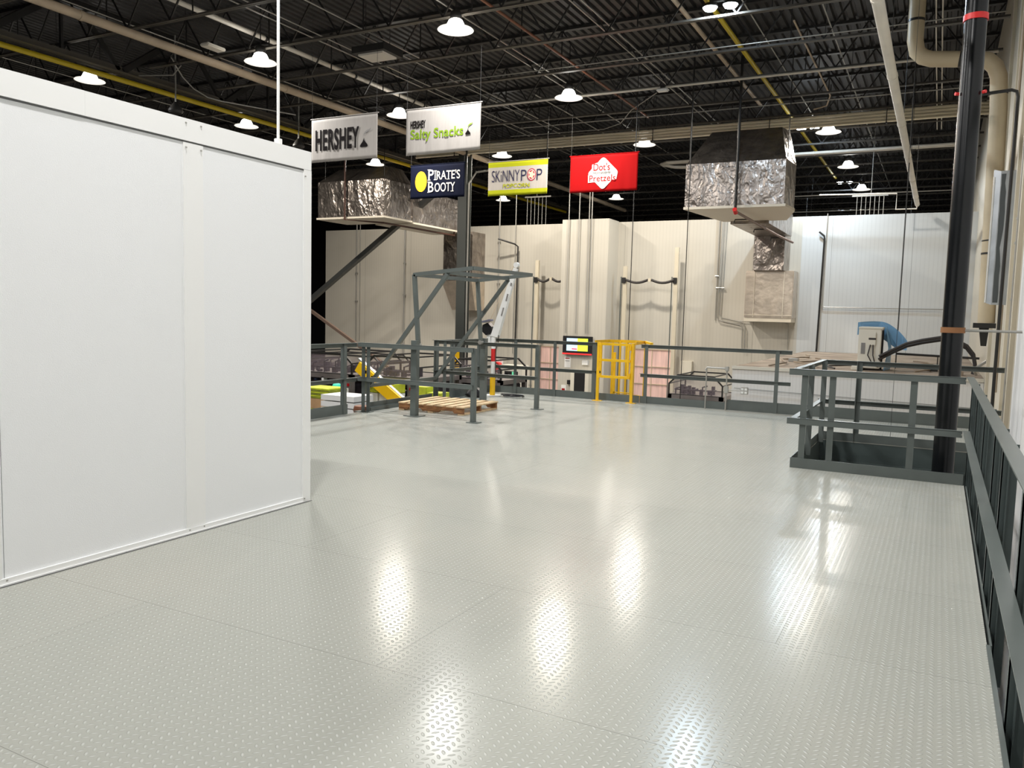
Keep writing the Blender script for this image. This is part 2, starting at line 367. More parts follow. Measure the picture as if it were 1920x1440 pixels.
# ------------------------------------------------------------------ guard rails
RT, RM = 1.07, 0.54; AW = 0.062; TH = 0.007
def angle(mb, p, q, side, s=AW):
    """steel angle rail: top flange plus a vertical flange on the given side"""
    p = Vector(p); q = Vector(q); sd = Vector(side).normalized()
    mb.bar(p, q, s, TH)
    mb.bar(p + sd*(s/2 - TH/2) - Vector((0, 0, s/2)), q + sd*(s/2 - TH/2) - Vector((0, 0, s/2)), TH, s)
def post_mb(x, y, z0, z1, sx, sy, s=AW):
    mb = MB()
    mb.box(min(x, x+sx*s), max(x, x+sx*s), y-TH/2, y+TH/2, z0, z1)
    mb.box(x-TH/2, x+TH/2, min(y, y+sy*s), max(y, y+sy*s), z0, z1)
    return mb
def guardrail(label, runs, posts, toes=(), th=0.10, base=None, group='dark grey deck guardrails', z0=0.0):
    c = Vector(runs[0][0]); t = thing('guardrail', label, 'guardrail', (c.x, c.y, 0), group)
    for p, q, side in runs:
        sd = Vector((side[0], side[1], 0))
        mb = MB(); angle(mb, (p[0], p[1], RT), (q[0], q[1], RT), sd); mb.build('top_rail', 'rail', t)
        mb = MB(); angle(mb, (p[0], p[1], RM), (q[0], q[1], RM), sd); mb.build('mid_rail', 'rail', t)
    for x, y, sx, sy in posts:
        p = post_mb(x, y, z0, RT-0.004, sx, sy).build('post', 'rail', t)
        if base:
            MB().box(x-0.09, x+0.09, y-0.07, y+0.07, 0, 0.01).build('base_plate', 'rail', p)
    for p, q, h in toes:
        mb = MB(); mb.bar((p[0], p[1], h/2), (q[0], q[1], h/2), 0.008, h); mb.build('toe_board', 'rail', t)
    return t
# far edge, left of the yellow gate and right of it
guardrail('dark grey guardrail along the far deck edge, left of the yellow gate', [((-7.87, 14.2), (-5.66, 14.2), (0, 1))],
          [(-7.40, 14.2, 1, 1), (-6.55, 14.2, 1, 1), (-5.68, 14.2, -1, 1)], [((-7.86, 14.215), (-4.80, 14.215), 0.13)])
guardrail('dark grey guardrail along the far deck edge, right of the yellow gate', [((-4.80, 14.2), (-2.16, 14.2), (0, 1))],
          [(-4.72, 14.2, 1, 1), (-2.42, 14.2, 1, 1)], [((-4.79, 14.215), (-3.2, 14.215), 0.13), ((-3.2, 14.218), (0.73, 14.218), 0.18)])
# left edge
guardrail('dark grey guardrail on the left deck edge emerging from behind the white enclosure', [((-7.84, 6.0), (-7.84, 9.88), (-1, 0))],
          [(-7.84, 7.6, -1, 1), (-7.84, 9.55, -1, 1)], [((-7.86, 6.0), (-7.86, 9.66), 0.15)])
guardrail('dark grey guardrail on the left deck edge beyond the overhead gate frame', [((-7.84, 12.03), (-7.84, 14.16), (-1, 0))],
          [(-7.84, 12.62, -1, 1), (-7.84, 13.6, -1, 1)], [((-7.86, 12.62), (-7.86, 14.19), 0.15)])
# rails on both sides of the pallet zone
Y1, Y2, PX = 10.0, 12.08, -6.93
guardrail('free-standing dark grey guardrail on the near side of the wooden pallet', [((-7.92, Y1), (-5.86, Y1), (0, -1))],
          [(-7.86, Y1, 1, 1), (-7.78, Y1+0.02, 1, 1), (-5.84, Y1, -1, 1)], base=True)
guardrail('free-standing dark grey guardrail on the far side of the wooden pallet', [((-7.92, Y2), (-5.86, Y2), (0, 1))],
          [(-7.86, Y2, 1, -1), (-7.70, Y2, 1, 1), (-5.84, Y2, -1, 1)], base=True)
t = tag(MB().box(-7.875, -7.80, Y1+0.15, Y2-0.1, 0, 0.055).box(-7.875, -7.86, Y1+0.15, Y2-0.1, 0.055, 0.13).build('kick_plate', 'rail'), 'low dark grey kick plate on the deck edge behind the wooden pallet', 'kick plate')
# opening in the deck around the black pipe
guardrail('dark grey guardrail enclosing the floor opening round the black pipe',
          [((-1.40, HY0), (0.262, HY0), (0, -1)), ((-1.34, HY0), (-1.34, HY1+0.05), (-1, 0)), ((-1.40, HY1+0.03), (0.74, HY1+0.03), (0, 1))],
          [(-1.27, HY0+0.01, 1, 1), (-0.99, HY0+0.01, 1, 1), (-0.22, HY0+0.01, 1, 1), (-1.33, 10.1, 1, 1), (-1.33, 11.3, 1, 1), (-0.93, HY1+0.03, 1, -1)],
          [((-1.345, HY0), (0.30, HY0), 0.11), ((-1.345, HY0), (-1.345, HY1), 0.11), ((-1.34, HY1), (0.73, HY1), 0.11)])
# right-hand rail beside the camera
t = thing('guardrail', 'long grey guardrail running toward the camera on the right deck edge', 'guardrail', (0.30, 9.1, 0), 'dark grey deck guardrails')
for z, n in ((1.08, 'top_rail'), (0.545, 'mid_rail')):
    mb = MB(); angle(mb, (0.297, -3.9, z), (0.297, 9.12, z), (1, 0, 0)); mb.build(n, 'rail', t)
for y in (9.6, 8.2, 6.85, 5.6, 4.9, 3.72, 2.5, 1.2, -0.2, -1.6):
    mb = MB(); mb.box(0.332, 0.405, y, y+TH, -0.32, 0.985); mb.box(0.360, 0.366, y-0.025, y, -0.32, 0.985); mb.box(0.332, 0.338, y, y+0.05, -0.32, 1.02)
    mb.build('post', 'raildark', t)
mb = MB(); mb.box(0.305, 0.325, -3.9, 4.6, -0.1, 0.006); mb.box(0.322, 0.332, 4.6, 9.1, -0.1, 0.004); mb.build('edge_strip', 'rail', t)
for z in (1.045, 0.51):
    for y in (9.06, 9.09): MB().tube([(0.255, y, z), (0.262, y, z)], 0.008, 8).build('bolt', 'emt', t)

# ------------------------------------------------------------------ overhead pallet gate
t = thing('pallet_safety_gate', 'dark grey tubular steel overhead gate frame raised above the wooden pallet', 'gate', (PX, Y1, 0))
SQ = 0.055
for i, y in enumerate((Y1, Y2)):
    k = (y - Y1) / (Y2 - Y1)
    c = MB().box(PX-0.048, PX+0.048, y+0.04, y+0.13, 0.01, 1.14).build('column', 'rail', t)
    MB().box(PX-0.13, PX+0.13, y-0.02, y+0.19, 0, 0.012).build('base_plate', 'rail', c)
    yy = y + (0.165 if i == 0 else -0.035)
    A = (-7.02, yy, 2.12 + 0.0*k); B = (-6.0, yy, 2.215); Mi = (-6.43, yy, 2.155); D = (-7.84, yy, 0.40)
    MB().bar((PX, yy, 1.06), A, SQ, SQ, (0, 1, 0)).build('upright_arm', 'rail', t)
    MB().bar(A, B, SQ, SQ, (0, 1, 0)).build('top_arm', 'rail', t)
    MB().bar(D, (Mi[0], yy, Mi[2]-0.02), SQ, SQ*0.9, (0, 1, 0)).build('diagonal_brace', 'rail', t)
    MB().tube([(PX, yy-0.04, 1.07), (PX, yy+0.04, 1.07)], 0.035, 12).build('pivot', 'emt', t)
for p in ((-7.02, 2.12), (-6.0, 2.215), (-6.43, 2.155)):
    MB().bar((p[0], Y1+0.165, p[1]), (p[0], Y2-0.035, p[1]), SQ, SQ).build('cross_beam', 'rail', t)
MB().bar((-7.84, Y1+0.165, 0.40), (-7.84, Y2-0.035, 0.40), SQ, SQ).build('cross_beam', 'rail', t)

# ------------------------------------------------------------------ wooden pallet
t = thing('wooden_pallet', 'wooden shipping pallet lying on the deck under the gate frame', 'pallet', (-6.98, 11.1, 0))
px0, px1, py0, py1 = -7.57, -6.37, 10.58, 11.66
for y in (py0, (py0+py1)/2 - 0.02, py1-0.04):
    pts = [(px0, y, 0.02), (px0+0.16, y, 0.02), (px0+0.19, y, 0.055), (px0+0.42, y, 0.055), (px0+0.45, y, 0.02), (px1-0.45, y, 0.02), (px1-0.42, y, 0.055), (px1-0.19, y, 0.055), (px1-0.16, y, 0.02), (px1, y, 0.02), (px1, y, 0.11), (px0, y, 0.11)]
    MB().prism(pts, (0, 0, 0), (0, 0.04, 0)).build('stringer', 'woodside', t)
for i in range(7):
    x = px0 + i * (px1-px0-0.12) / 6
    MB().box(x, x+0.12+random.uniform(-0.01, 0.01), py0-0.015, py1+0.015, 0.11, 0.13).build('deck_board', 'wood', t)
for i in (0, 3, 6):
    x = px0 + i * (px1-px0-0.10) / 6
    MB().box(x, x+0.10, py0, py1, 0.001, 0.02).build('bottom_board', 'wood', t)

# ------------------------------------------------------------------ davit crane, its hose and the bag beside it
cx, cy = -7.46, 13.45
t = thing('davit_crane', 'small white davit crane on a yellow base post at the deck corner', 'crane', (cx, cy, 0))
MB().tube([(cx, cy, 0), (cx, cy, 0.02)], 0.16, 20).build('base_flange', 'white', t, True)
MB().tube([(cx, cy, 0.02), (cx, cy, 0.37)], 0.052, 16).build('lower_post', 'yellow', t, True)
MB().tube([(cx, cy, 0.37), (cx, cy, 1.12)], 0.040, 16).build('mast', 'white', t, True)
MB().tube([(cx, cy, 0.66), (cx, cy, 0.90)], 0.0415, 16).build('red_band', 'red', t, True)
mb = MB(); mb.box(cx-0.06, cx+0.04, cy-0.03, cy+0.03, 1.02, 1.22, 0.01); mb.box(cx-0.14, cx-0.03, cy-0.03, cy+0.03, 1.0, 1.17, 0.01); mb.build('bracket', 'white', t)
b0 = Vector((cx+0.03, cy, 1.14)); b1 = Vector((cx+0.44, cy, 2.42))
mb = MB(); mb.loft([[b0+Vector((-0.075, -0.05, 0)), b0+Vector((0.075, -0.05, -0.02)), b0+Vector((0.075, 0.05, -0.02)), b0+Vector((-0.075, 0.05, 0))],
                    [b1+Vector((-0.04, -0.03, 0)), b1+Vector((0.035, -0.03, -0.02)), b1+Vector((0.035, 0.03, -0.02)), b1+Vector((-0.04, 0.03, 0))]])
mb.build('boom', 'white', t)
dv = (b1-b0)
for a, b in ((0.30, 0.42), (0.52, 0.62), (0.74, 0.78)):
    p = b0 + dv*a + Vector((0.03, -0.047, 0)); q = b0 + dv*b + Vector((0.02, -0.040, 0))
    MB().bar(p, q, 0.02, 0.03, (0, 1, 0)).build('boom_slot', 'ink_grey', t)
mb = MB(); mb.tube([b1+Vector((0.01, -0.035, 0.05)), b1+Vector((0.01, 0.035, 0.05))], 0.05, 14); mb.build('tip_sheave', 'white', t, True)
mb = MB(); mb.tube([b0+Vector((-0.14, 0, 0.24)), b1+Vector((-0.03, 0, 0.08))], 0.006, 6); mb.build('hoist_cable', 'tan', t)
wn = MB(); pts = []
for a in range(6): pts.append((cx-0.12+0.11*math.cos(a*PI/3+0.4), cy-0.07, 1.27+0.12*math.sin(a*PI/3+0.4)))
wn.prism(pts, (0, 0, 0), (0, 0.14, 0)); wn.build('winch_housing', 'black', t)
MB().bar((cx-0.19, cy-0.075, 1.40), (cx-0.02, cy-0.075, 1.44), 0.16, 0.03, (0, 0, 1)).build('winch_cover', mat('winch cover', (0.16, 0.16, 0.22), 0.4), t)
MB().tube([(cx+0.05, cy, 1.25), (cx+0.12, cy-0.02, 1.15), (cx+0.10, cy, 1.02), (cx+0.055, cy, 0.9), (cx+0.06, cy, 0.4)], 0.008, 6).build('control_cable', 'black', t)
hs = MB(); pts = []
for i in range(46):
    a = i * 2*PI/15; rr = 0.20 + 0.04*math.sin(i*0.7)
    pts.append((cx+0.42+rr*math.cos(a), cy+0.04+0.7*rr*math.sin(a), 0.022 + i*0.0007))
hs.tube(pts, 0.009, 6)
tag(hs.build('coiled_hose', 'black', smooth=True), 'thin black hose coiled on the deck at the foot of the davit crane', 'hose')
bg = MB(); rings = []
for z, r in ((0.002, 0.13), (0.05, 0.20), (0.12, 0.16), (0.17, 0.06)):
    rings.append([(-7.60 + r*0.95*math.cos(a*PI/6), 13.05 + r*math.sin(a*PI/6)*(0.8+0.2*math.sin(3*a)), z + 0.015*math.sin(a*1.7)) for a in range(12)])
bg.loft(rings); tag(bg.build('cloth_bag', 'black', smooth=True), 'slumped black bag lying on the deck left of the davit crane', 'bag')

# ------------------------------------------------------------------ yellow self-closing gate and ladder cage
GX0, GX1, GY = -5.56, -4.90, 14.05
t = thing('swing_gate', 'bright yellow swing gate on two posts at the far deck edge', 'gate', (GX0, GY, 0))
for x in (GX0, GX1):
    c = MB().box(x-0.024, x+0.024, GY-0.02, GY+0.02, 0.008, 1.09).build('post', 'yellow', t)
    MB().box(x-0.09, x+0.09, GY-0.05, GY+0.05, 0, 0.008).build('base_plate', 'yellow', c)
mb = MB()
for z in (1.06, 0.765, 0.46): mb.bar((GX0+0.03, GY-0.03, z), (GX1-0.03, GY-0.03, z), 0.03, 0.045)
for x in (GX0+0.06, GX1-0.07): mb.bar((x, GY-0.03, 0.44), (x, GY-0.03, 1.08), 0.03, 0.045, (0, 1, 0))
mb.build('gate_leaf', 'yellow', t)
for z in (0.5, 1.0): MB().box(GX1-0.045, GX1-0.02, GY-0.06, GY-0.02, z-0.04, z+0.04).build('hinge', 'yellow', t)
MB().box(GX0+0.05, GX0+0.07, GY-0.06, GY-0.045, 0.52, 0.56).build('latch', 'black', t)
t = thing('ladder_cage', 'yellow ladder cage behind the yellow swing gate beyond the deck edge', 'ladder cage', (-5.2, 15.2, 0))
for x, y in ((-5.72, 15.2), (-5.58, 15.25), (-5.46, 15.28), (-5.05, 15.2), (-4.98, 14.35)):
    MB().bar((x, y, -0.6), (x, y, 1.08), 0.035, 0.03, (0, 1, 0)).build('upright', 'yellow', t)
for z in (1.08, 0.0):
    mb = MB(); pp = [(-5.78, 14.40, z), (-5.76, 15.1, z), (-5.58, 15.27, z), (-5.2, 15.29, z), (-5.04, 15.15, z), (-4.95, 14.35, z)]
    for a, b in zip(pp, pp[1:]): mb.bar(a, b, 0.012, 0.06)
    mb.build('hoop', 'yellow', t)
mb = MB(); mb.bar((-5.05, 15.2, 1.09), (-4.62, 14.27, 1.09), 0.05, 0.04); mb.build('top_bar', 'yellow', t)
mb = MB()
for x in (-5.36, -5.02): mb.bar((x, 14.36, GZ), (x, 14.36, 0.9), 0.05, 0.02, (0, 1, 0))
for i in range(11): mb.bar((-5.36, 14.36, GZ+0.3*i+0.15), (-5.02, 14.36, GZ+0.3*i+0.15), 0.02, 0.02)
mb.build('ladder', 'yellow', t)

# ------------------------------------------------------------------ black column pipe in the opening
t = thing('standpipe', 'thick glossy black vertical pipe rising through the opening in the deck', 'pipe', (0.125, 9.95, GZ))
MB().tube([(0.125, 9.95, GZ), (0.125, 9.95, RZ)], 0.108, 32).build('pipe_shaft', 'blackpipe', t, True)
MB().tube([(0.125, 9.95, 4.74), (0.125, 9.95, 4.80)], 0.118, 28).build('red_band', 'red', t, True)
MB().tube([(0.125, 9.95, 1.50), (0.125, 9.95, 1.56)], 0.119, 28).build('clamp', mat('rusty clamp', (0.25, 0.11, 0.04), 0.7), t, True)
MB().tube([(0.235, 9.93, 1.53), (0.762, 9.93, 1.53)], 0.014, 8).build('tie_rod', 'emt', t, True)
for s in (-1, 1): MB().tube([(0.125+s*0.11, 9.9, 4.0), (0.125+s*0.14, 9.88, 4.0)], 0.018, 8).build('bolt', 'red', t)

# ------------------------------------------------------------------ right wall: ducts and pipes
t = thing('round_duct', 'cream round duct elbowing off the roof and down the right wall', 'duct', (0.60, 15.0, 1.6))
R = 0.125; yd = 15.2
MB().tube([(-0.66, yd, RZ), (-0.66, yd, 6.2)] + [(-0.62, yd, 6.02), (-0.53, yd, 5.93), (-0.4, yd, 5.88)] + [(0.28, yd, 5.80), (0.40, yd, 5.77), (0.51, yd, 5.66), (0.57, yd, 5.5)] + [(0.60, yd, 5.0), (0.655, yd, 1.62)], R, 20).build('duct_run', 'brownduct', t, True)
for a, b in (((-0.66, yd, 6.5), (-0.66, yd, 6.54)), ((0.0, yd, 5.838), (0.06, yd, 5.83)), ((0.585, yd, 5.25), (0.586, yd, 5.22)), ((0.636, yd, 2.75), (0.637, yd, 2.72)), ((0.633, yd, 2.95), (0.634, yd, 2.93))):
    MB().tube([a, b], R+0.006, 20).build('band', 'blackiron', t, True)
mb = MB(); mb.box(0.47, 0.79, yd-0.14, yd+0.05, 1.54, 1.62); mb.loft([[(0.56, yd-0.05, 1.54), (0.70, yd-0.05, 1.54), (0.70, yd+0.05, 1.54), (0.56, yd+0.05, 1.54)], [(0.60, yd-0.02, 1.25), (0.68, yd-0.02, 1.25), (0.68, yd+0.02, 1.25), (0.60, yd+0.02, 1.25)]]); mb.build('bottom_bracket', 'blackiron', t)
t = thing('sheet_metal_duct', 'grey galvanised box duct with a dark stain on the right wall', 'duct', (0.65, 13.0, 1.88))
MB().prism([(0.52, 13.0, 1.9), (0.60, 12.97, 1.87), (0.795, 12.97, 1.87), (0.795, 13.12, 1.9), (0.52, 13.12, 1.9)], (0, 0, 0), (0, 0, 1.8)).build('duct_body', 'galv', t)
mb = MB(); mb.box(0.518, 0.535, 12.985, 13.0, 1.9, 3.60); mb.build('bright_edge', 'white', t)
def stain():
    mb = MB(); L_ = []; R_ = []
    for i in range(15):
        z = 1.90 + i*0.124; L_.append((0.608 + 0.006*random.random(), 12.9685, z)); R_.append((0.655 + 0.022*random.random() + 0.012*math.sin(i*0.8), 12.9685, z))
    mb.prism(L_ + R_[::-1], (0, 0, 0), (0, 0.001, 0)); return mb
stain().build('stain', mat('dark stain', (0.07, 0.08, 0.085), 0.5), t)
def conduit(label, pts, r, m='emt', name='conduit', cat='conduit', group=None, n=8, clamps=()):
    c = pts[0]; t = thing(name, label, cat, c, group)
    MB().tube(pts, r, n).build('pipe_run' if r > 0.02 else 'tube_run', m, t, True)
    for (a, b, rr) in clamps: MB().tube([a, b], rr, n).build('clamp', m, t, True)
    return t
conduit('thin black pipe elbowing across and down the right wall', [(0.26, 11.0, 4.24), (0.55, 11.0, 4.26), (0.60, 11.0, 4.24), (0.615, 11.0, 4.18), (0.60, 11.0, 1.0), (0.60, 11.0, -0.4), (0.60, 11, GZ)], 0.019, 'blackiron', 'iron_pipe', 'pipe')
conduit('grey conduit strapped to the ribs of the cream right wall', [(0.77, 11.9, RZ), (0.77, 11.9, GZ)], 0.012, clamps=[((0.77, 11.9, z), (0.77, 11.9, z+0.03), 0.022) for z in (1.9, 2.6, 2.9)])
conduit('brown conduit high on the right wall beside the round duct', [(0.78, 13.9, RZ), (0.78, 13.9, 0.6)], 0.02, 'tan')
# cream pilaster ribs on the right wall
for y in (11.35, 12.4, 14.2, 16.2): tag(MB().box(0.752, 0.80, y, y+0.16, GZ, RZ-0.02).build('wall_rib', 'cream'), 'vertical cream steel rib standing against the right wall', 'wall rib', 'cream ribs on the right wall')

# ------------------------------------------------------------------ roof joists and girder
NY = [13.65 + 2.05*k for k in range(-3, 21)]
def joist(y, x0, x1, label, group):
    t = thing('roof_joist', label, 'joist', (x0, y, 7.2), group)
    mb = MB()
    for s in (-0.045, 0.018): mb.box(x0, x1, y+s, y+s+0.045 if s < 0 else y+s+0.045, 7.2, 7.208); 
    mb.box(x0, x1, y-0.012, y-0.006, 7.208, 7.25); mb.box(x0, x1, y+0.012, y+0.018, 7.208, 7.25)
    mb.build('bottom_chord', 'joistchord', t)
    MB().box(x0, x1, y-0.06, y+0.06, RZ-0.07, RZ-0.012).build('top_chord', 'joist', t)
    mb = MB(); n = int((x1-x0)/1.25); dx = (x1-x0)/n
    for i in range(n):
        a = x0 + i*dx
        mb.bar((a, y, RZ-0.05), (a+dx/2, y, 7.23), 0.03, 0.03, (0, 1, 0)); mb.bar((a+dx/2, y, 7.23), (a+dx, y, RZ-0.05), 0.03, 0.03, (0, 1, 0))
        if i % 2 == 0: mb.bar((a+dx, y, 7.23), (a+dx, y, RZ-0.05), 0.022, 0.022, (0, 1, 0))
    mb.build('web', 'joist', t)
    return t
ordn = ['nearest', 'second', 'third', 'fourth', 'fifth', 'sixth', 'seventh', 'eighth', 'ninth', 'tenth', 'eleventh', 'twelfth', 'thirteenth', 'fourteenth', 'fifteenth', 'sixteenth', 'seventeenth', 'eighteenth', 'nineteenth', 'twentieth', 'twenty-first', 'twenty-second', 'twenty-third', 'farthest']
def joist_row(x0, x1, txt, group):
    base = None
    for i, y in enumerate(NY):
        if i == 0: base = joist(y, x0, x1, '', group); o = base
        else: o = copy_tree(base); o.location.y = y
        o['label'] = 'black open-web roof joist %s, %s in the row counting from the camera' % (txt, ordn[i])
joist_row(-17.2, 0.78, 'right of the girder', 'roof joists right of the girder')
joist_row(-36.0, -17.7, 'left of the girder', 'roof joists left of the girder')
t = thing('roof_girder', 'deep black truss girder running away beside the yellow gas pipe', 'girder', (-17.45, 2, 6.95))
gx = -17.45
mb = MB(); mb.box(gx-0.17, gx-0.03, 0, 58, 6.95, 6.965); mb.box(gx+0.03, gx+0.17, 0, 58, 6.95, 6.965); mb.box(gx-0.04, gx-0.025, 0, 58, 6.965, 7.1); mb.box(gx+0.025, gx+0.04, 0, 58, 6.965, 7.1); mb.build('bottom_chord', 'joistchord', t)
MB().box(gx-0.15, gx+0.15, 0, 58, RZ-0.14, RZ-0.012).build('top_chord', 'joist', t)
mb = MB(); y = 0.7
while y < 57:
    mb.bar((gx, y, 7.02), (gx, y+1.45, RZ-0.08), 0.14, 0.14, (1, 0, 0)); mb.bar((gx, y+2.05, RZ-0.08), (gx, y+3.0, 7.02), 0.10, 0.08, (1, 0, 0)); mb.bar((gx, y+1.6, 7.02), (gx, y+1.6, RZ-0.08), 0.06, 0.06, (1, 0, 0)); y += 3.1
mb.build('web', 'joist', t)
# steel column under the girder, with its brace
t = thing('steel_column', 'tall dark steel column with a yellow guard at its foot', 'column', (-14.6, 24.1, GZ))
qx, qy = -14.63, 24.1
mb = MB(); mb.box(qx-0.17, qx+0.17, qy-0.16, qy-0.14, GZ, 7.2); mb.box(qx-0.17, qx+0.17, qy+0.14, qy+0.16, GZ, 7.2); mb.box(qx-0.012, qx+0.012, qy-0.14, qy+0.14, GZ, 7.2)
mb.build('wide_flange', mat('column grey', (0.055, 0.06, 0.055), 0.45), t)
MB().box(qx-0.16, qx+0.03, qy-0.21, qy-0.17, GZ, 0.22).build('yellow_guard', 'yellow', t)
MB().box(qx-0.12, qx-0.01, qy-0.214, qy-0.21, -1.3, -0.55).build('guard_label', 'ink_peach', t)
MB().tube([(qx+0.22, qy-0.1, GZ), (qx+0.22, qy-0.1, 5.9), (qx+0.5, qy-0.1, 6.25), (qx+1.4, qy-0.1, 6.3)], 0.03, 8).build('conduit', 'emt', t, True)
MB().bar((qx-0.17, qy, 6.35), (-21.6, qy, 1.75), 0.16, 0.20, (0, 1, 0)).build('diagonal_brace', mat('brace grey', (0.05, 0.052, 0.05), 0.4), t)
MB().bar((qx-0.17, qy, GZ+0.6), (-21.6, qy, 1.55), 0.10, 0.12, (0, 1, 0)).build('diagonal_brace', mat('brace brown', (0.16, 0.11, 0.085), 0.5), t)

# ------------------------------------------------------------------ pipes under the roof (they hang in the joists)
def roof_pipe(label, p, q, r, m, hang=True, cat='pipe', name='ceiling_pipe', group=None, bands=0, bm='blackiron', n=10):
    p = Vector(p); q = Vector(q); t = thing(name, label, cat, p, group)
    MB().tube([p, q], r, n).build('pipe_run', m, t, True)
    k = max(2, int((q-p).length/4.1))
    if hang:
        for i in range(k):
            c = p.lerp(q, (i+0.5)/k); MB().tube([c, (c.x, c.y, RZ)], 0.006, 6).build('hanger', 'blackiron', t)
    for i in range(bands):
        c = p.lerp(q, (i+0.5)/bands); d = (q-p).normalized()*0.035
        MB().tube([c-d, c+d], r*1.12, n).build('coupling', bm, t, True)
    return t
roof_pipe('long tan pipe hung below the joists, running away beside the banners', (-14.6, 2, 6.92), (-14.6, 39.8, 6.92), 0.088, 'tan', bands=7, bm='tan', n=16)
roof_pipe('yellow gas pipe running along the black girder', (-17.55, 1, 6.84), (-17.55, 39, 6.84), 0.062, 'gas', n=12)
roof_pipe('thick white pipe hung from the roof at the right, ending over the far wall', (-0.835, 2, 5.12), (-0.835, 27.4, 5.12), 0.068, 'pvc', bands=8, bm='pvc', n=16)
roof_pipe('thick yellow pipe between the joists above the round lamps', (-4.28, 6, 7.55), (-4.28, 37, 7.55), 0.05, 'gas', hang=False)
roof_pipe('rust-red thin pipe between the joists', (-8.17, 3, 7.55), (-8.17, 24, 7.55), 0.03, 'rust', hang=False)
roof_pipe('tan pipe between the joists left of the yellow pipe', (-4.88, 3, 7.6), (-4.88, 24, 7.6), 0.045, 'tan', hang=False)
roof_pipe('grey insulated pipe between the joists above the enclosure', (-13.88, 3, 7.6), (-13.88, 22, 7.6), 0.055, 'pvc', hang=False, bands=6)
thin = [(-15.5, 4, 30, 'in the bay left of the tan pipe'), (-12.2, 3, 28, 'in the bay above the first banners'), (-12.45, 3, 28, 'in the same bay, leftmost of the pair'), (-11.1, 4, 24, 'over the white snack banner'), (-11.35, 14, 30, 'behind the white snack banner'),
        (-8.78, 3, 22, 'left of the rust-red pipe'), (-9.0, 16, 34, 'above the yellow-edged banner'), (-6.5, 14, 34, 'above the red banner'), (-6.3, 14, 34, 'beside the one above the red banner'), (-3.6, 6, 26, 'right of the yellow pipe'), (-2.3, 6, 40, 'above the white pipe'), (-20.5, 8, 36, 'left of the girder'), (-10.0, 20, 42, 'far back over the panel wall')]
for i, (x, a, b, tx) in enumerate(thin):
    roof_pipe('thin pale conduit threaded through the joists, ' + tx, (x, a, 7.42), (x, b, 7.42), 0.014, 'emt', hang=False, cat='conduit', name='ceiling_conduit', group='thin conduits in the roof')
for i, (y, z, a, b, r, m, tx) in enumerate([(21.1, 6.85, -11, 0.7, 0.014, 'emt', 'crossing in front of the cream pipe bundle'), (17.3, 7.17, -11.5, 0.7, 0.012, 'emt', 'clipped beneath a joist over the banners'), (19.72, 7.17, -14, 0.7, 0.028, 'pvc', 'clipped under the joist above the red banner'),
        (38, 6.0, -20, 0.7, 0.05, 'emt', 'in the dark beyond the panel wall'), (33, 6.3, -9, 0.7, 0.022, 'emt', 'behind the foil duct at the right'), (34.6, 5.9, -6, -1.4, 0.022, 'emt', 'lowest one at the end of the white pipe')]):
    roof_pipe('straight cross pipe ' + tx, (a, y, z), (b, y, z), r, m, cat='pipe', name='cross_pipe', group='pipes crossing under the roof')
conduit('small white pipe stepping away from the end of the thick white pipe', [(-0.835, 27.3, 5.05), (-0.84, 27.3, 4.98), (-1.4, 27.3, 4.98), (-1.4, 27.3, 5.45), (-3.6, 27.3, 5.5)], 0.022, 'pvc', 'pvc_pipe', 'pipe')
conduit('tan bent conduit looping beside the far end of the yellow pipe', [(-2.9, 17, 7.4), (-2.9, 22.9, 7.4), (-3.05, 23.5, 7.3), (-3.4, 23.7, 7.28)], 0.02, 'tan')
conduit('pale bent conduit sweeping from the joists toward the snack banner', [(-6.6, 19.95, 7.12), (-7.6, 20.9, 7.0), (-8.3, 22.0, 6.95), (-9.0, 22.5, 6.95), (-12, 22.4, 6.95)], 0.012, 'emt')
conduit('grey conduit loop hooked beside the girder above the enclosure', [(-17.0, 13.2, 6.9), (-16.2, 13.5, 6.9), (-15.7, 13.3, 7.0)] + [(-16.2-0.4*math.sin(a), 13.4+a*0.5, 7.0+0.35*math.cos(a)) for a in (0.2, 0.8, 1.4, 2.0, 2.6, 3.1)] + [(-15.3, 16.6, 6.6)], 0.016, 'emt')
for k, (x, tx) in enumerate(((-0.44, 'left'), (-0.33, 'right'))):
    conduit('thin white conduit rising beside the black pipe, %s of the pair' % tx, [(x, 11.9, 7.9), (x, 18.5, 7.35), (x, 24.0, 7.29), (x, 27.0, 7.2)], 0.014, 'pvc', group='white conduit pair near the round duct')
# cream pipe bundle and twin white pipes
t = thing('pipe_bundle', 'flat bundle of four cream insulated pipes crossing under the roof', 'pipe bundle', (-16.6, 24.15, 7.0))
for i in range(4):
    MB().tube([(-16.6, 24.03+i*0.012, 6.90+i*0.085), (0.78, 24.03+i*0.012, 6.90+i*0.085)], 0.04, 10).build('insulated_pipe', 'tray', t, True)
for x in (-15, -11.5, -8, -4.6, -1.6, 0.2):
    mb = MB(); mb.box(x-0.02, x+0.02, 23.96, 24.16, 6.83, 6.858)
    for y in (23.97, 24.15): mb.box(x-0.01, x+0.01, y-0.006, y+0.006, 6.85, RZ)
    mb.build('trapeze_hanger', 'blackiron', t)
for j, (y, tx) in enumerate(((28.3, 'nearer'), (28.5, 'farther'))):
    conduit('white pipe crossing in front of the foil duct top, %s of the pair' % tx, [(-8.2, y+1.2, 7.0), (-8.9, y+0.9, 7.0), (-9.2, y+0.3, 7.0), (-8.9, y, 7.0), (0.1, y, 7.0), (0.6, y, 6.9)], 0.045, 'pvc', 'white_pipe', 'pipe', 'twin white pipes over the panel wall', clamps=[((x, y, 7.0), (x+0.03, y, 7.0), 0.055) for x in (-7, -4, -1)])

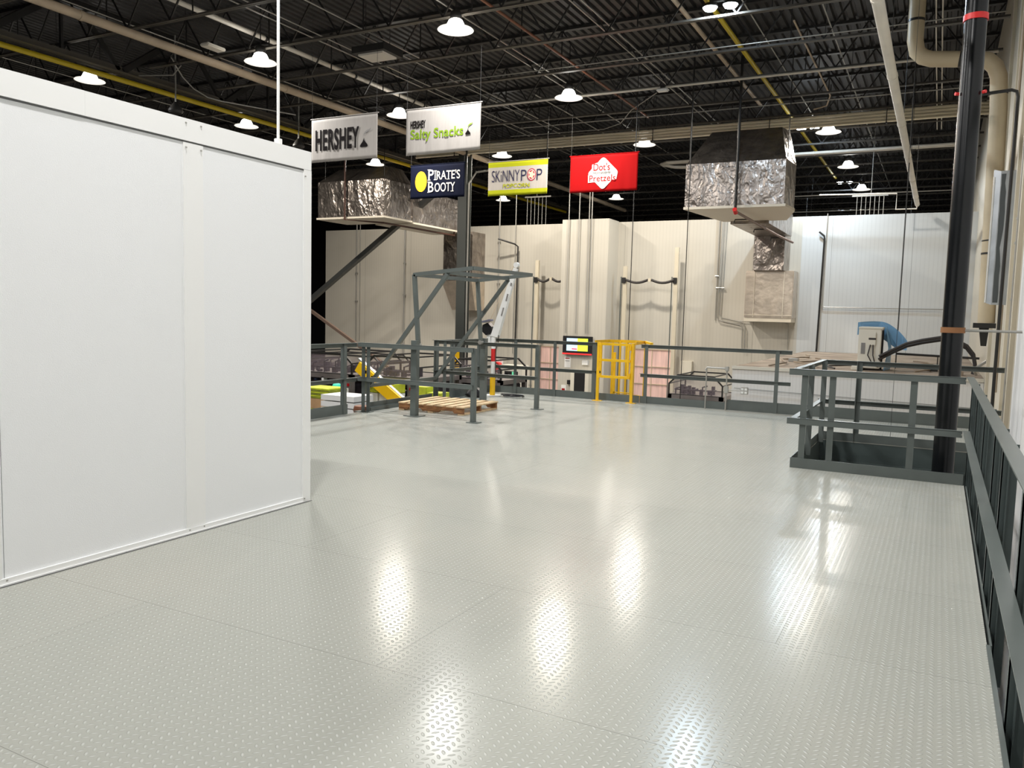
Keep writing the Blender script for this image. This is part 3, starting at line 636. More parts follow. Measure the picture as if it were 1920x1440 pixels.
# ------------------------------------------------------------------ lamps
def lamp_light(name, par, loc, power, col, size, spread=PI):
    ld = bpy.data.lights.new(name, 'AREA'); ld.shape = 'DISK'; ld.size = size; ld.energy = power; ld.color = col; ld.spread = spread
    lo = bpy.data.objects.new(name, ld); COL.objects.link(lo); lo.parent = par; lo.location = loc
    return lo
def high_bay(x, y, z, label, col=NEUTRAL, power=LAMP_W):
    t = thing('high_bay_lamp', label, 'lamp', (x, y, z), 'round high bay lamps')
    L = (x, y, z)
    MB().tube([(x, y, z+0.30), (x, y, RZ)], 0.012, 8).build('stem', 'blackiron', t)
    MB().lathe([(0.03, 0.34), (0.09, 0.33), (0.11, 0.28), (0.11, 0.20), (0.10, 0.18)], L, 20).build('ballast_housing', 'joist', t, True)
    MB().lathe([(0.10, 0.18), (0.13, 0.16), (0.17, 0.08), (0.19, 0.03), (0.17, 0.005), (0.02, 0.005)], L, 24).build('prismatic_lens', 'glow', t, True)
    MB().lathe([(0.185, 0.035), (0.33, 0.0), (0.345, -0.015), (0.33, -0.022), (0.18, 0.0), (0.182, 0.02)], L, 32).build('rim', 'rim', t, True)
    lamp_light('lamp_light', t, (0, 0, 0.0), power, col, 0.34)
    return t
vis = [(-8.47, 13.5, 'hanging nearest above the white banners'), (-8.45, 18.75, 'above the gap between the snack and red banners'), (-13.5, 13.55, 'above the enclosure, right of the tan pipe'), (-18.5, 13.0, 'above the enclosure, left of the yellow gas pipe'),
       (-18.6, 18.1, 'low over the right end of the enclosure'), (-13.5, 18.7, 'beside the left edge of the snack banner'), (-13.6, 24.8, 'just above the yellow-edged banner'), (-8.5, 24.7, 'above the right corner of the red banner'), (-3.14, 24.85, 'hanging beside the bright floodlight'),
       (-3.16, 30.6, 'right of the foil duct, upper one of the far pair'), (-3.16, 36.0, 'right of the foil duct, lower one of the far pair'), (-18.8, 34.5, 'far below the yellow-edged banner'), (-13.5, 35.6, 'far below the red banner')]
for x, y, tx in vis:
    high_bay(x, y, 6.9, 'round white high bay lamp ' + tx, WARM if y > 17 else NEUTRAL, LAMP_W * (0.75 if x > -5 else 1.55 if y < 30 else 0.6) if y > 17 else LAMP_W)
for x, y in ((-3.14, 8.3), (-8.5, 8.3), (-3.14, 3.0), (-8.5, 3.0), (-3.14, -2.4), (-8.5, -2.4), (-13.5, 8.3)):
    high_bay(x, y, 6.9, 'round white high bay lamp over the deck near the camera', NEUTRAL)
high_bay(-18.8, 24.6, 6.9, 'round white high bay lamp over the packing machines', WARM)
def flood(x, y, z, label):
    t = thing('floodlight', label, 'floodlight', (x, y, z), 'twin-head cool floodlights')
    MB().tube([(x, y, z+0.1), (x, y, RZ)], 0.012, 6).build('stem', 'blackiron', t)
    MB().box(x-0.2, x+0.2, y-0.04, y+0.04, z+0.06, z+0.12, 0.01).build('housing', 'joist', t)
    for s in (-0.19, 0.19):
        h = MB().lathe([(0.05, 0.06), (0.12, 0.03), (0.145, -0.02), (0.14, -0.03)], (x+s, y, z), 16).build('lamp_head', 'joist', t, True)
        MB().lathe([(0.135, -0.028), (0.10, -0.075), (0.01, -0.10)], (x+s, y, z), 16).build('lens', 'glowcool', h, True)
    lamp_light('flood_light', t, (0, 0, -0.08), FLOOD_W, COOL, 0.3)
    return t
flood(-4.0, 15.6, 7.4, 'very bright twin floodlight at the top edge of the view')
flood(-3.92, 26.4, 7.4, 'very bright twin floodlight left of a round lamp, before the cream pipes')
flood(-3.91, 37.0, 7.4, 'very bright twin floodlight far back over the right panel wall')
# small ceiling boxes and detectors
for x, y, z, tx in ((-11.1, 14.4, 7.02, 'above the snack banner'), (-12.0, 17.0, 7.1, 'left of the lamp near the snack banner')):
    pass
t = thing('unit_heater_panel', 'square pale panel fixed under the joists above the banners', 'ceiling panel', (-11.1, 14.4, 7.0))
MB().box(-11.5, -10.85, 14.4, 14.9, 7.02, 7.06).build('face', 'pvc', t); MB().box(-11.6, -10.75, 14.3, 15.0, 7.06, 7.2).build('housing', 'joist', t)
for x in (-11.5, -10.85): MB().tube([(x, 14.65, 7.2), (x, 14.65, RZ)], 0.008, 6).build('hanger', 'blackiron', t)
t = thing('ceiling_sensor', 'long white wireless unit under the joist above the red banner', 'sensor', (-6.3, 19.7, 7.05))
MB().box(-6.5, -6.2, 19.55, 19.75, 7.05, 7.12, 0.03).build('cover', 'white', t); MB().box(-6.4, -6.3, 19.6, 19.7, 7.12, 7.2).build('mount', 'joist', t)
t = thing('ceiling_sensor', 'long white fixture beside the tan pipe above the enclosure', 'sensor', (-14.2, 13.2, 7.05))
MB().box(-14.3, -14.05, 12.6, 13.1, 7.05, 7.12, 0.02).build('cover', 'pvc', t); MB().box(-14.2, -14.1, 12.8, 12.9, 7.12, 7.2).build('mount', 'joist', t)
for x, y, tx in ((-17.2, 14.4, 'beneath the gas pipe above the enclosure'), (-17.3, 18.9, 'left of the large lettered banner')):
    t = thing('dome_lamp', 'unlit dark dome lamp ' + tx, 'lamp', (x, y, 6.35), 'unlit dome lamps')
    MB().tube([(x, y, 6.55), (x, y, RZ)], 0.02, 8).build('stem', 'emt', t)
    MB().lathe([(0.04, 0.24), (0.09, 0.18), (0.17, 0.06), (0.18, 0.02), (0.15, -0.03), (0.05, -0.05)], (x, y, 6.35), 20).build('dome', 'blackiron', t, True)

# ------------------------------------------------------------------ banners
def text_mesh(body, size, m, parent, x, z, y, name='lettering', sx=1.0, bold=0.0, shear=0.0, align='LEFT', rotz=0.0, sz=1.0, space=1.0, word=1.0, fit=None):
    cu = bpy.data.curves.new('txt', 'FONT'); cu.body = body; cu.size = size; cu.offset = bold; cu.shear = shear
    cu.align_x = align; cu.align_y = 'BOTTOM_BASELINE'; cu.extrude = 0.001; cu.space_character = space; cu.space_word = word
    tmp = bpy.data.objects.new('tmp', cu); COL.objects.link(tmp)
    bpy.context.view_layer.update()
    me = bpy.data.meshes.new_from_object(tmp.evaluated_get(bpy.context.evaluated_depsgraph_get()))
    bpy.data.objects.remove(tmp, do_unlink=True); bpy.data.curves.remove(cu)
    me.transform(Matrix.Diagonal((sx, sz, 1, 1)))
    if fit:
        xs = [v.co.x for v in me.vertices]; zs = [v.co.y for v in me.vertices]
        fx = (fit[1]-fit[0])/(max(xs)-min(xs)); fz = (fit[3]-fit[2])/(max(zs)-min(zs))
        me.transform(Matrix.Translation((fit[0], fit[2], 0)) @ Matrix.Diagonal((fx, fz, 1, 1)) @ Matrix.Translation((-min(xs), -min(zs), 0)))
        x = z = 0
    if rotz: me.transform(Matrix.Rotation(rotz, 4, 'Z'))
    me.transform(Matrix.Rotation(PI/2, 4, 'X')); me.transform(Matrix.Translation((x, y, z)))
    me.materials.clear(); me.materials.append(M[m])
    o = bpy.data.objects.new(name, me); COL.objects.link(o); o.parent = parent
    return o
def flat(pts, y, m, name, parent):
    """thin printed shape facing -Y in the banner's own coordinates"""
    mb = MB(); mb.prism([(p[0], y, p[1]) for p in pts], (0, 0, 0), (0, 0.001, 0))
    bmesh.ops.recalc_face_normals(mb.bm, faces=mb.bm.faces)
    me = bpy.data.meshes.new(name); mb.bm.to_mesh(me); mb.bm.free(); me.materials.append(M[m])
    o = bpy.data.objects.new(name, me); COL.objects.link(o); o.parent = parent; return o
def ell(cx, cz, rx, rz, n=28): return [(cx + rx*math.cos(2*PI*i/n), cz + rz*math.sin(2*PI*i/n)) for i in range(n)]
def banner(x, y, z, w, h, m, label, hang=7.25, bands=None, skew=0.0, slant=0.0):
    t = thing('hanging_banner', label, 'banner', (x, y, z), 'cloth banners hung from the roof joists')
    mb = MB(); NX, NZ = 40, 12; F = []; B = []
    for j in range(NZ+1):
        rf = []; rb = []
        for i in range(NX+1):
            u = i/NX; v_ = j/NZ
            amp = (1-v_)*0.006
            yy = amp*math.sin(u*21 + x) + amp*0.6*math.sin(u*47+1)
            xx = u*w + skew*(1-v_)*(u*2-1)*0.5; zz = v_*h + slant*(1-v_)*u*u
            rf.append(mb.bm.verts.new((xx, yy, zz))); rb.append(mb.bm.verts.new((xx, yy+0.003, zz)))
        F.append(rf); B.append(rb)
    for j in range(NZ):
        for i in range(NX):
            fa = mb.bm.faces.new((F[j][i], F[j][i+1], F[j+1][i+1], F[j+1][i])); mb.bm.faces.new((B[j][i], B[j+1][i], B[j+1][i+1], B[j][i+1]))
            if bands and (j < 2 or j >= NZ-2): fa.material_index = 1
    for j in range(NZ):
        mb.bm.faces.new((F[j][0], F[j+1][0], B[j+1][0], B[j][0])); mb.bm.faces.new((F[j][NX], B[j][NX], B[j+1][NX], F[j+1][NX]))
    for i in range(NX):
        mb.bm.faces.new((F[0][i], B[0][i], B[0][i+1], F[0][i+1])); mb.bm.faces.new((F[NZ][i], F[NZ][i+1], B[NZ][i+1], B[NZ][i]))
    me = bpy.data.meshes.new('cloth'); mb.bm.to_mesh(me); mb.bm.free()
    me.materials.append(M[m]); 
    if bands: me.materials.append(M[bands])
    me.polygons.foreach_set('use_smooth', [True]*len(me.polygons))
    c = bpy.data.objects.new('cloth', me); COL.objects.link(c); c.parent = t
    def lp(name, m_, *pts, r=0.008):
        b = MB(); b.tube(pts, r, 6); bm2 = b.bm; bmesh.ops.recalc_face_normals(bm2, faces=bm2.faces)
        me = bpy.data.meshes.new(name); bm2.to_mesh(me); bm2.free(); me.materials.append(M[m_]); o = bpy.data.objects.new(name, me); COL.objects.link(o); o.parent = t
    lp('top_rod', m, (-0.03, 0, h), (w+0.03, 0, h), r=0.012)
    for u in (0.02, w-0.02): lp('hanging_wire', 'blackiron', (u, 0, h), (u, 0, RZ-z), r=0.003)
    return t
YT = -0.011
def kiss(par, cx, cz, s, plume, ymat='ink_black'):
    P_ = [(-0.5, 0.03), (-0.42, -0.0), (0.42, 0.0), (0.5, 0.03), (0.5, 0.16), (0.42, 0.30), (0.26, 0.46), (0.12, 0.62), (0.05, 0.80), (0.0, 1.0), (-0.05, 0.80), (-0.12, 0.62), (-0.26, 0.46), (-0.42, 0.30), (-0.5, 0.16)]
    flat([(cx + a*s, cz + b*s) for a, b in P_], YT, ymat, 'drop_emblem', par)
    Q = [(-0.02, 1.05), (0.10, 1.32), (0.35, 1.50), (0.62, 1.58), (0.86, 1.78), (0.92, 1.98), (0.72, 1.80), (0.40, 1.74), (0.12, 1.58), (0.0, 1.35)]
    flat([(cx + a*s, cz + b*s) for a, b in Q], YT, plume, 'plume', par)
t = banner(-12.62, 14.2, 4.79, 1.81, 0.94, 'banner_white', 'white banner with big bold black HERSHEY lettering and a drop emblem')
text_mesh('HERSHEY', 0.5, 'ink_black', t, 0, 0, YT, bold=0.016, space=1.10, fit=(0.12, 1.33, 0.24, 0.70))
kiss(t, 1.46, 0.25, 0.20, 'ink_grey')
t = banner(-10.14, 14.3, 4.80, 1.80, 0.94, 'banner_white', 'white banner lettered HERSHEY Salty Snacks in black and green', slant=0.02)
text_mesh('HERSHEY', 0.5, 'ink_black', t, 0, 0, YT, bold=0.016, space=1.10, fit=(0.12, 0.49, 0.54, 0.70))
text_mesh('Salty Snacks', 0.5, 'ink_green', t, 0, 0, YT, bold=0.009, space=1.03, fit=(0.12, 1.40, 0.265, 0.52))
kiss(t, 1.51, 0.33, 0.12, 'ink_green')
t = banner(-13.86, 19.8, 4.79, 1.83, 0.95, 'banner_navy', "navy banner lettered PIRATE'S BOOTY in white beside a yellow disc")
flat(ell(0.37, 0.48, 0.20, 0.29), YT, 'ink_yellow', 'disc', t)
text_mesh('P', 0.5, 'ink_white', t, 0, 0, YT, bold=0.003, fit=(0.62, 0.80, 0.51, 0.80)); text_mesh("IRATE'S", 0.5, 'ink_white', t, 0, 0, YT, bold=0.003, fit=(0.84, 1.68, 0.51, 0.76))
text_mesh('B', 0.5, 'ink_white', t, 0, 0, YT, bold=0.003, fit=(0.62, 0.80, 0.17, 0.46)); text_mesh('OOTY', 0.5, 'ink_white', t, 0, 0, YT, bold=0.003, fit=(0.84, 1.52, 0.17, 0.42))
# slim serifs on the stems
for xx, z0_, z1_ in ((0.645, 0.51, 0.80), (0.645, 0.17, 0.46), (0.855, 0.51, 0.76), (1.29, 0.51, 0.75), (1.43, 0.17, 0.41)):
    for zz in (z0_, z1_) if xx < 1.2 else (z0_,): flat([(xx-0.05, zz-0.008), (xx+0.05, zz-0.008), (xx+0.05, zz+0.008), (xx-0.05, zz+0.008)], YT-0.001, 'ink_white', 'lettering', t)
t = banner(-11.33, 19.9, 4.78, 1.82, 0.92, 'banner_white', 'white banner with yellow-green edges lettered SKINNYPOP POPCORN', bands='ink_lime')
text_mesh('SKiNNY', 0.5, 'ink_navy', t, 0, 0, YT, bold=-0.006, fit=(0.12, 0.98, 0.37, 0.68))
text_mesh('P', 0.5, 'ink_navy', t, 0, 0, YT, bold=-0.006, fit=(1.03, 1.19, 0.37, 0.66))
flat(ell(1.345, 0.52, 0.135, 0.165), YT, 'ink_maroon', 'ring', t); flat(ell(1.345, 0.52, 0.110, 0.138), YT-0.0012, 'ink_white', 'ring', t); flat(ell(1.345, 0.52, 0.095, 0.12), YT-0.0024, 'ink_maroon', 'disc', t)
flat([(1.345+0.075*(1+0.25*math.cos(5*a))*math.cos(a), 0.52+0.09*(1+0.25*math.cos(5*a))*math.sin(a)) for a in [2*PI*i/30 for i in range(30)]], YT-0.0036, 'ink_peach', 'popped_kernel', t)
text_mesh('P', 0.5, 'ink_navy', t, 0, 0, YT, bold=-0.006, fit=(1.50, 1.66, 0.37, 0.66))
text_mesh('POPCORN', 0.5, 'ink_lime', t, 0, 0, YT, bold=0.007, fit=(0.48, 1.29, 0.20, 0.31))
t = banner(-8.90, 20.0, 4.77, 1.87, 0.95, 'banner_red', "red banner with a white diamond lettered Dot's Homestyle Pretzels")
def rdiamond(cx, cz, rx, rz, k=0.16):
    P4 = [(0, -1), (1, 0), (0, 1), (-1, 0)]; out = []
    for i, (a, b) in enumerate(P4):
        pa = P4[i-1]; pn = P4[(i+1) % 4]
        for q in range(7):
            tt = q/6; p0 = (a + (pa[0]-a)*k, b + (pa[1]-b)*k); p2 = (a + (pn[0]-a)*k, b + (pn[1]-b)*k)
            X_ = (1-tt)**2*p0[0] + 2*(1-tt)*tt*a + tt*tt*p2[0]; Z_ = (1-tt)**2*p0[1] + 2*(1-tt)*tt*b + tt*tt*p2[1]
            out.append((cx + rx*X_, cz + rz*Z_))
    return out
flat(rdiamond(0.93, 0.47, 0.44, 0.43), YT, 'ink_white', 'diamond_emblem', t)
flat([(0.62, 0.56), (1.16, 0.56), (1.16, 0.68), (1.05, 0.74), (0.74, 0.74), (0.62, 0.70)], YT-0.001, 'ink_white', 'emblem_shape', t)
flat([(0.52, 0.24), (1.30, 0.30), (1.33, 0.46), (0.52, 0.44)], YT-0.001, 'ink_white', 'emblem_shape', t)
text_mesh("Dot's", 0.5, 'ink_red', t, 0, 0, YT-0.003, bold=0.007, fit=(0.66, 1.12, 0.54, 0.73))
text_mesh('Homestyle', 0.5, 'ink_black', t, 0, 0, YT-0.003, shear=0.4, fit=(0.64, 1.14, 0.43, 0.53))
text_mesh('Pretzels', 0.5, 'ink_red', t, 0, 0, YT-0.003, bold=0.006, space=1.06, rotz=0.0, fit=(0.555, 1.28, 0.265, 0.43))

# ------------------------------------------------------------------ foil-wrapped ducts
t = thing('foil_duct', 'big crumpled foil-wrapped duct plenum hanging right of the red banner', 'duct', (-4.7, 21, 4.3))
F0 = [(-5.93, 20.5), (-3.50, 20.5), (-3.42, 21.5), (-3.9, 23.4), (-5.6, 23.4)]
MB().prism([(a, b, 0) for a, b in F0], (0, 0, 4.36), (0, 0, 5.42)).build('plenum', 'foil', t)
MB().loft([[(a, b, 5.42) for a, b in F0], [(-5.7, 22.0, 6.5), (-3.9, 22.0, 6.5), (-3.8, 22.6, 6.5), (-4.0, 23.3, 6.5), (-5.5, 23.3, 6.5)]]).build('riser', 'foil', t)
MB().prism([(-5.95, 20.48, 0), (-3.46, 20.48, 0), (-3.40, 21.5, 0), (-3.9, 23.42, 0), (-5.62, 23.42, 0)], (0, 0, 4.30), (0, 0, 4.36)).build('underside', 'scrim', t)
MB().box(-5.40, -4.35, 23.3, 27.2, 4.22, 4.9).build('connecting_duct', 'foil', t)
MB().box(-5.45, -4.50, 26.9, 27.98, 3.14, 4.5).build('drop_duct', 'foil', t)
MB().box(-5.70, -4.20, 27.1, 27.98, 1.62, 3.14, 0.02).build('outlet_box', 'foilsmooth', t)
MB().box(-5.70, -4.22, 27.12, 27.98, 1.50, 1.62).build('outlet_hood', 'scrim', t)
mb = MB()
for x in (-5.42, -4.50): mb.box(x, x+0.015, 27.08, 27.1, 1.64, 3.1)
mb.box(-5.70, -4.20, 27.08, 27.1, 1.70, 1.715); mb.build('foil_tape', 'scrim', t)
for x in (-5.9, -3.5): MB().tube([(x, 20.7, 5.5), (x, 20.7, RZ)], 0.012, 6).build('hanger', 'blackiron', t)
conduit('black sprinkler pipe down the front of the right foil plenum with red elbow', [(-4.62, 20.36, 7.9), (-4.62, 20.36, 4.26)], 0.035, 'blackiron', 'sprinkler_pipe', 'pipe')
t = thing('sprinkler_pipe', 'brown sprinkler branch slanting beneath the right foil plenum', 'pipe', (-4.62, 20.36, 4.2))
MB().tube([(-4.62, 20.36, 4.20), (-4.35, 24.6, 4.02), (-4.2, 26.5, 3.97)], 0.035, 10).build('branch', mat('brown pipe', (0.20, 0.13, 0.10), 0.5), t, True)
MB().tube([(-4.62, 20.30, 4.24), (-4.62, 20.44, 4.17)], 0.055, 10).build('elbow', 'red', t, True)
for k in range(3):
    y = 21.5 + k*1.9; x = -4.55 + k*0.12; z = 4.13 - 0.06*k
    MB().tube([(x+0.0, y, z), (x-0.32, y, z), (x-0.34, y, z-0.08)], 0.018, 8).build('sprinkler_arm', 'blackiron', t)
t = thing('foil_duct', 'long crumpled foil-wrapped duct bending to the wall behind the navy banner', 'duct', (-17, 23, 4.6))
MB().box(-19.25, -16.45, 22.0, 23.6, 4.66, 5.86).build('cross_run', 'foil', t)
MB().loft([[(-19.25, 22.0, 5.86), (-16.45, 22.0, 5.86), (-16.45, 23.6, 5.86), (-19.25, 23.6, 5.86)], [(-19.0, 22.8, 6.4), (-16.8, 22.8, 6.4), (-16.8, 23.5, 6.4), (-19.0, 23.5, 6.4)]]).build('riser', 'foil', t)
MB().box(-18.0, -16.42, 23.6, 27.3, 4.62, 5.75).build('long_run', 'foil', t)
MB().box(-19.3, -16.42, 21.98, 23.62, 4.60, 4.66).build('underside', 'scrim', t)
MB().box(-18.02, -16.40, 23.62, 27.3, 4.56, 4.62).build('underside', 'scrim', t)
MB().box(-17.30, -16.0, 27.0, 27.98, 2.75, 4.62).build('drop_duct', 'foil', t)
MB().loft([[(-17.34, 26.95, 2.75), (-15.98, 26.95, 2.75), (-15.98, 27.98, 2.75), (-17.34, 27.98, 2.75)], [(-17.05, 27.3, 1.62), (-15.98, 27.3, 1.62), (-15.98, 27.98, 1.62), (-17.05, 27.98, 1.62)]]).build('outlet_box', 'foilsmooth', t)
for x in (-19.1, -16.6): MB().tube([(x, 22.2, 5.8), (x, 22.2, RZ)], 0.012, 6).build('hanger', 'blackiron', t)
conduit('rusty sprinkler line slung along the underside of the left foil duct', [(-18.0, 21.9, 7.9), (-18.0, 21.9, 4.56), (-16.9, 22.6, 4.5), (-16.45, 26.4, 4.42), (-16.45, 26.4, 5.0)], 0.035, mat('dark rust pipe', (0.07, 0.03, 0.02), 0.5), 'sprinkler_pipe', 'pipe')

# ------------------------------------------------------------------ far wall fittings
def wall_conduit(x, z0, z1, r, label, m='emt', y=27.95, clamps=()):
    return conduit(label, [(x, y, z1), (x, y, z0)], r, m, group='conduits on the far wall', clamps=[((x-0.06, y, z), (x+0.06, y, z), 0.03) for z in clamps])
wall_conduit(-22.30, 0.2, 6.5, 0.022, 'double grey conduit on the far wall left of the diagonal brace', clamps=(1.9, 3.1))
wall_conduit(-22.12, 0.2, 6.5, 0.016, 'thin grey conduit on the far wall just right of the double one')
wall_conduit(-19.80, -0.6, 5.2, 0.035, 'thick grey conduit on the far wall with two clamps, under the left duct', clamps=(2.2, 3.5))
wall_conduit(-15.35, 0.2, 6.5, 0.030, 'grey conduit on the far wall right of the steel column', clamps=(4.3, 2.7))
wall_conduit(-14.62, 0.0, 6.8, 0.016, 'thin grey conduit on the far wall left of the black swing arm', y=27.9)
wall_conduit(-6.84, 1.5, 5.2, 0.016, 'thin conduit on the far wall above the yellow gate rail', clamps=(3.0,))
for x, z0, tx in ((-11.98, 0.9, 'leftmost'), (-11.58, 0.9, 'second'), (-11.20, 0.9, 'third'), (-11.10, 0.9, 'rightmost')):
    conduit('vertical grey conduit on the wall pier above the screen, %s of four' % tx, [(x, 26.95, z0), (x, 26.95, 7.2)], 0.018, group='conduits on the wall pier')
for dx, tx in ((0, 'outer'), (0.09, 'inner')):
    conduit('grey conduit bending along the far wall under the right duct, %s of the pair' % tx, [(-6.72+dx, 27.92, 5.0), (-6.78+dx, 27.92, 1.62+dx), (-6.70+dx, 27.92, 1.50+dx), (-5.98+dx, 27.92, 1.36+dx), (-5.90+dx, 27.92, 1.28), (-5.88+dx, 27.92, 0.5)], 0.02, group='bent conduit pair', clamps=[((-6.85+dx, 27.92, 2.6), (-6.66+dx, 27.92, 2.6), 0.03)])
conduit('thin grey conduit looping under the foil outlet box on the right', [(-6.2, 27.94, 1.50), (-4.55, 27.94, 1.50), (-4.42, 27.94, 1.42), (-4.40, 27.94, 0.6)], 0.014)
conduit('thin grey conduit running level on the white wall right of the black pipe arm', [(-3.40, 27.95, 5.0), (-3.42, 27.95, 2.05), (-3.34, 27.95, 2.02), (0.62, 27.95, 2.02)], 0.014)
conduit('black vertical pipe on the far wall with a short arm at its top', [(-3.62, 27.9, 4.42), (-3.46, 27.9, 4.28), (-3.45, 27.9, 4.2), (-3.50, 27.9, 0.58)], 0.03, 'blackiron', 'swing_arm_pipe', 'pipe')
conduit('black vertical pipe with a long arm, on the wall right of the steel column', [(-15.05, 27.3, 4.36), (-14.50, 27.6, 4.18), (-14.45, 27.8, 4.1), (-14.48, 27.8, GZ)], 0.032, 'blackiron', 'swing_arm_pipe', 'pipe')
for dx in (0,):
    t = thing('conduit_drops', 'row of thin conduits dropping onto the top of the far wall, at the right', 'conduits', (-2.3, 28.3, 4.9))
    for i in range(7): MB().tube([(-2.6+0.13*i, 28.4, 4.9), (-2.6+0.13*i, 28.4, 5.55)], 0.01, 6).build('drop', 'emt', t)
    MB().box(-2.75, -1.7, 28.37, 28.43, 5.55, 5.6).build('strut', 'emt', t); MB().tube([(-2.2, 28.4, 5.6), (-2.2, 28.4, RZ)], 0.01, 6).build('hanger', 'emt', t)
    t = thing('conduit_drops', 'row of thin conduits dropping onto the far wall below the yellow-edged banner', 'conduits', (-14.5, 28.3, 4.9))
    for i in range(6): MB().tube([(-14.4+0.16*i, 28.4, 4.9), (-14.4+0.16*i, 28.4, 6.0)], 0.012, 6).build('drop', 'emt', t)
    MB().box(-14.5, -13.4, 28.37, 28.43, 6.0, 6.05).build('strut', 'emt', t); MB().tube([(-14, 28.4, 6.05), (-14, 28.4, RZ)], 0.01, 6).build('hanger', 'emt', t)
# hanging chains / cords
for x, y, z0, z1, tx, r in ((-7.13, 20.06, GZ, RZ, 'behind the red banner down past the yellow gate', 0.011), (-5.68, 20.0, GZ, RZ, 'left of the right foil duct', 0.011), (-0.815, 19.9, 0.576, RZ, 'in front of the white wall at the right', 0.010), (-0.50, 12.0, -0.005, RZ, 'beside the black pipe near the round duct', 0.003)):
    
    conduit('thin dark cord hanging straight down ' + tx, [(x, y, z0), (x, y, z1)], r, 'blackiron', 'drop_cable', 'cable', 'hanging cables', n=6)
# tall door guides with dark hoses
def guide(x, y, z1, label):
    t = thing('door_guide_post', label, 'post', (x, y, GZ), 'tall cream posts before the far wall')
    MB().box(x-0.07, x+0.07, y-0.05, y+0.05, GZ, z1, 0.005).build('post_shaft', 'cream', t)
    MB().box(x-0.16, x-0.13, y-0.03, y, GZ, 2.95).build('dark_track', 'rail', t)
    MB().box(x-0.10, x+0.05, y-0.09, y-0.05, 2.72, 2.92, 0.01).build('bracket', 'blackiron', t)
    return t
guide(-9.98, 27.5, 3.32, 'cream post at the right side of the wall pier'); guide(-8.13, 27.5, 3.95, 'tallest cream post, left of the folded door opening'); guide(-13.45, 27.5, 3.55, 'cream post left of the wall pier')
def hose_pair(x0, x1, y, z, label):
    t = thing('sagging_hose', label, 'hose', (x0, y, z), 'dark hoses strung between the posts')
    xm = (x0+x1)/2
    for a, b in ((x0, xm-0.06), (xm+0.06, x1)):
        MB().tube([(a+(b-a)*i/8, y, z-0.10*math.sin(PI*i/8)) for i in range(9)], 0.045, 10).build('hose_length', 'rubber', t, True)
    MB().box(xm-0.05, xm+0.05, y-0.04, y+0.04, z-0.06, z+0.06).build('coupling', 'cream', t)
hose_pair(-9.92, -8.18, 27.42, 2.84, 'dark double hose strung between two cream posts behind the yellow gate')
hose_pair(-13.4, -12.28, 27.42, 2.86, 'dark hose strung from the cream post to the wall pier')
# pink strip curtain doors
def strip_door(x0, x1, z1, label):
    t = thing('strip_curtain', label, 'strip curtain', (x0, 27.9, GZ), 'pink translucent strip curtains')
    MB().box(x0, x1, 27.88, 27.90, GZ, z1).build('curtain', 'curtain', t)
    mb = MB()
    for k in range(6): mb.box(x0, x1, 27.85, 27.88, z1-0.62*k-0.03, z1-0.62*k)
    for x in (x0, (x0+x1)/2, x1): mb.box(x-0.015, x+0.015, 27.86, 27.88, GZ, z1)
    mb.build('bars', 'tan', t)
    return t
strip_door(-9.70, -8.30, 0.42, 'pink strip curtain doorway behind the yellow gate')
strip_door(-13.55, -12.42, 0.36, 'pink strip curtain doorway left of the wall pier')
# information screen
t = thing('display_screen', 'wall screen with pale blue and lime halves and a red bottom strip', 'screen', (-11.45, 26.9, 0.4))
MB().box(-12.02, -10.88, 26.82, 26.90, 0.13, 0.80, 0.01).build('frame', 'black', t)
def em(n, c, s=0.9): return mat(n, c, 0.5, emit=c, estr=s)
MB().box(-11.86, -11.44, 26.812, 26.82, 0.27, 0.72).build('screen_left', em('screen blue', (0.45, 0.65, 0.85)), t)
MB().box(-11.44, -11.04, 26.812, 26.82, 0.27, 0.72).build('screen_right', em('screen lime', (0.62, 0.85, 0.05)), t)
MB().box(-11.66, -11.45, 26.808, 26.812, 0.32, 0.36).build('screen_mark', em('screen red', (0.7, 0.05, 0.1), 0.5), t)
MB().box(-12.02, -10.88, 26.812, 26.82, 0.14, 0.19).build('red_strip', em('screen strip', (0.75, 0.03, 0.03), 0.7), t)
MB().box(-11.6, -11.3, 26.9, 27.0, 0.3, 0.6).build('wall_mount', 'black', t)
def wb(name, label, cat, x0, x1, z0, z1, y0, y1, m, parts=(), bev=0.004, group=None):
    t = thing(name, label, cat, ((x0+x1)/2, y1, z0), group)
    MB().box(x0, x1, y0, y1, z0, z1, bev).build('body', m, t)
    for (n, a, b, c, d, mm) in parts: MB().box(a, b, y0-0.008, y0, c, d).build(n, mm, t)
    return t
wb('paper_notice', 'white paper notice taped below the wall screen', 'notice', -12.0, -11.76, -0.35, 0.04, 26.99, 27.0, 'paper', [('text_line', -11.97, -11.8, -0.03, 0.0, 'ink_red'), ('text_line', -11.97, -11.8, -0.12, -0.10, 'ink_grey')], 0)
wb('wall_cabinet', 'white cabinet with a black window on the wall pier', 'cabinet', -11.62, -10.92, -1.9, -0.42, 26.7, 27.0, 'acwhite', [('dark_window', -11.47, -11.06, -1.75, -0.50, 'black')])
wb('junction_box', 'small white box hanging under the wall screen', 'box', -11.28, -11.06, -0.22, -0.06, 26.9, 27.0, 'white')
wb('warning_sign', 'small white sign with a red symbol on the wall pier', 'sign', -12.10, -11.90, -1.3, -1.0, 26.98, 27.0, 'paper', [('red_symbol', -12.07, -11.95, -1.25, -1.12, 'ink_red')], 0)
wb('tablet_mount', 'small black tablet mounted on the wall pier', 'tablet', -11.84, -11.64, -0.95, -0.80, 26.9, 27.0, 'black')
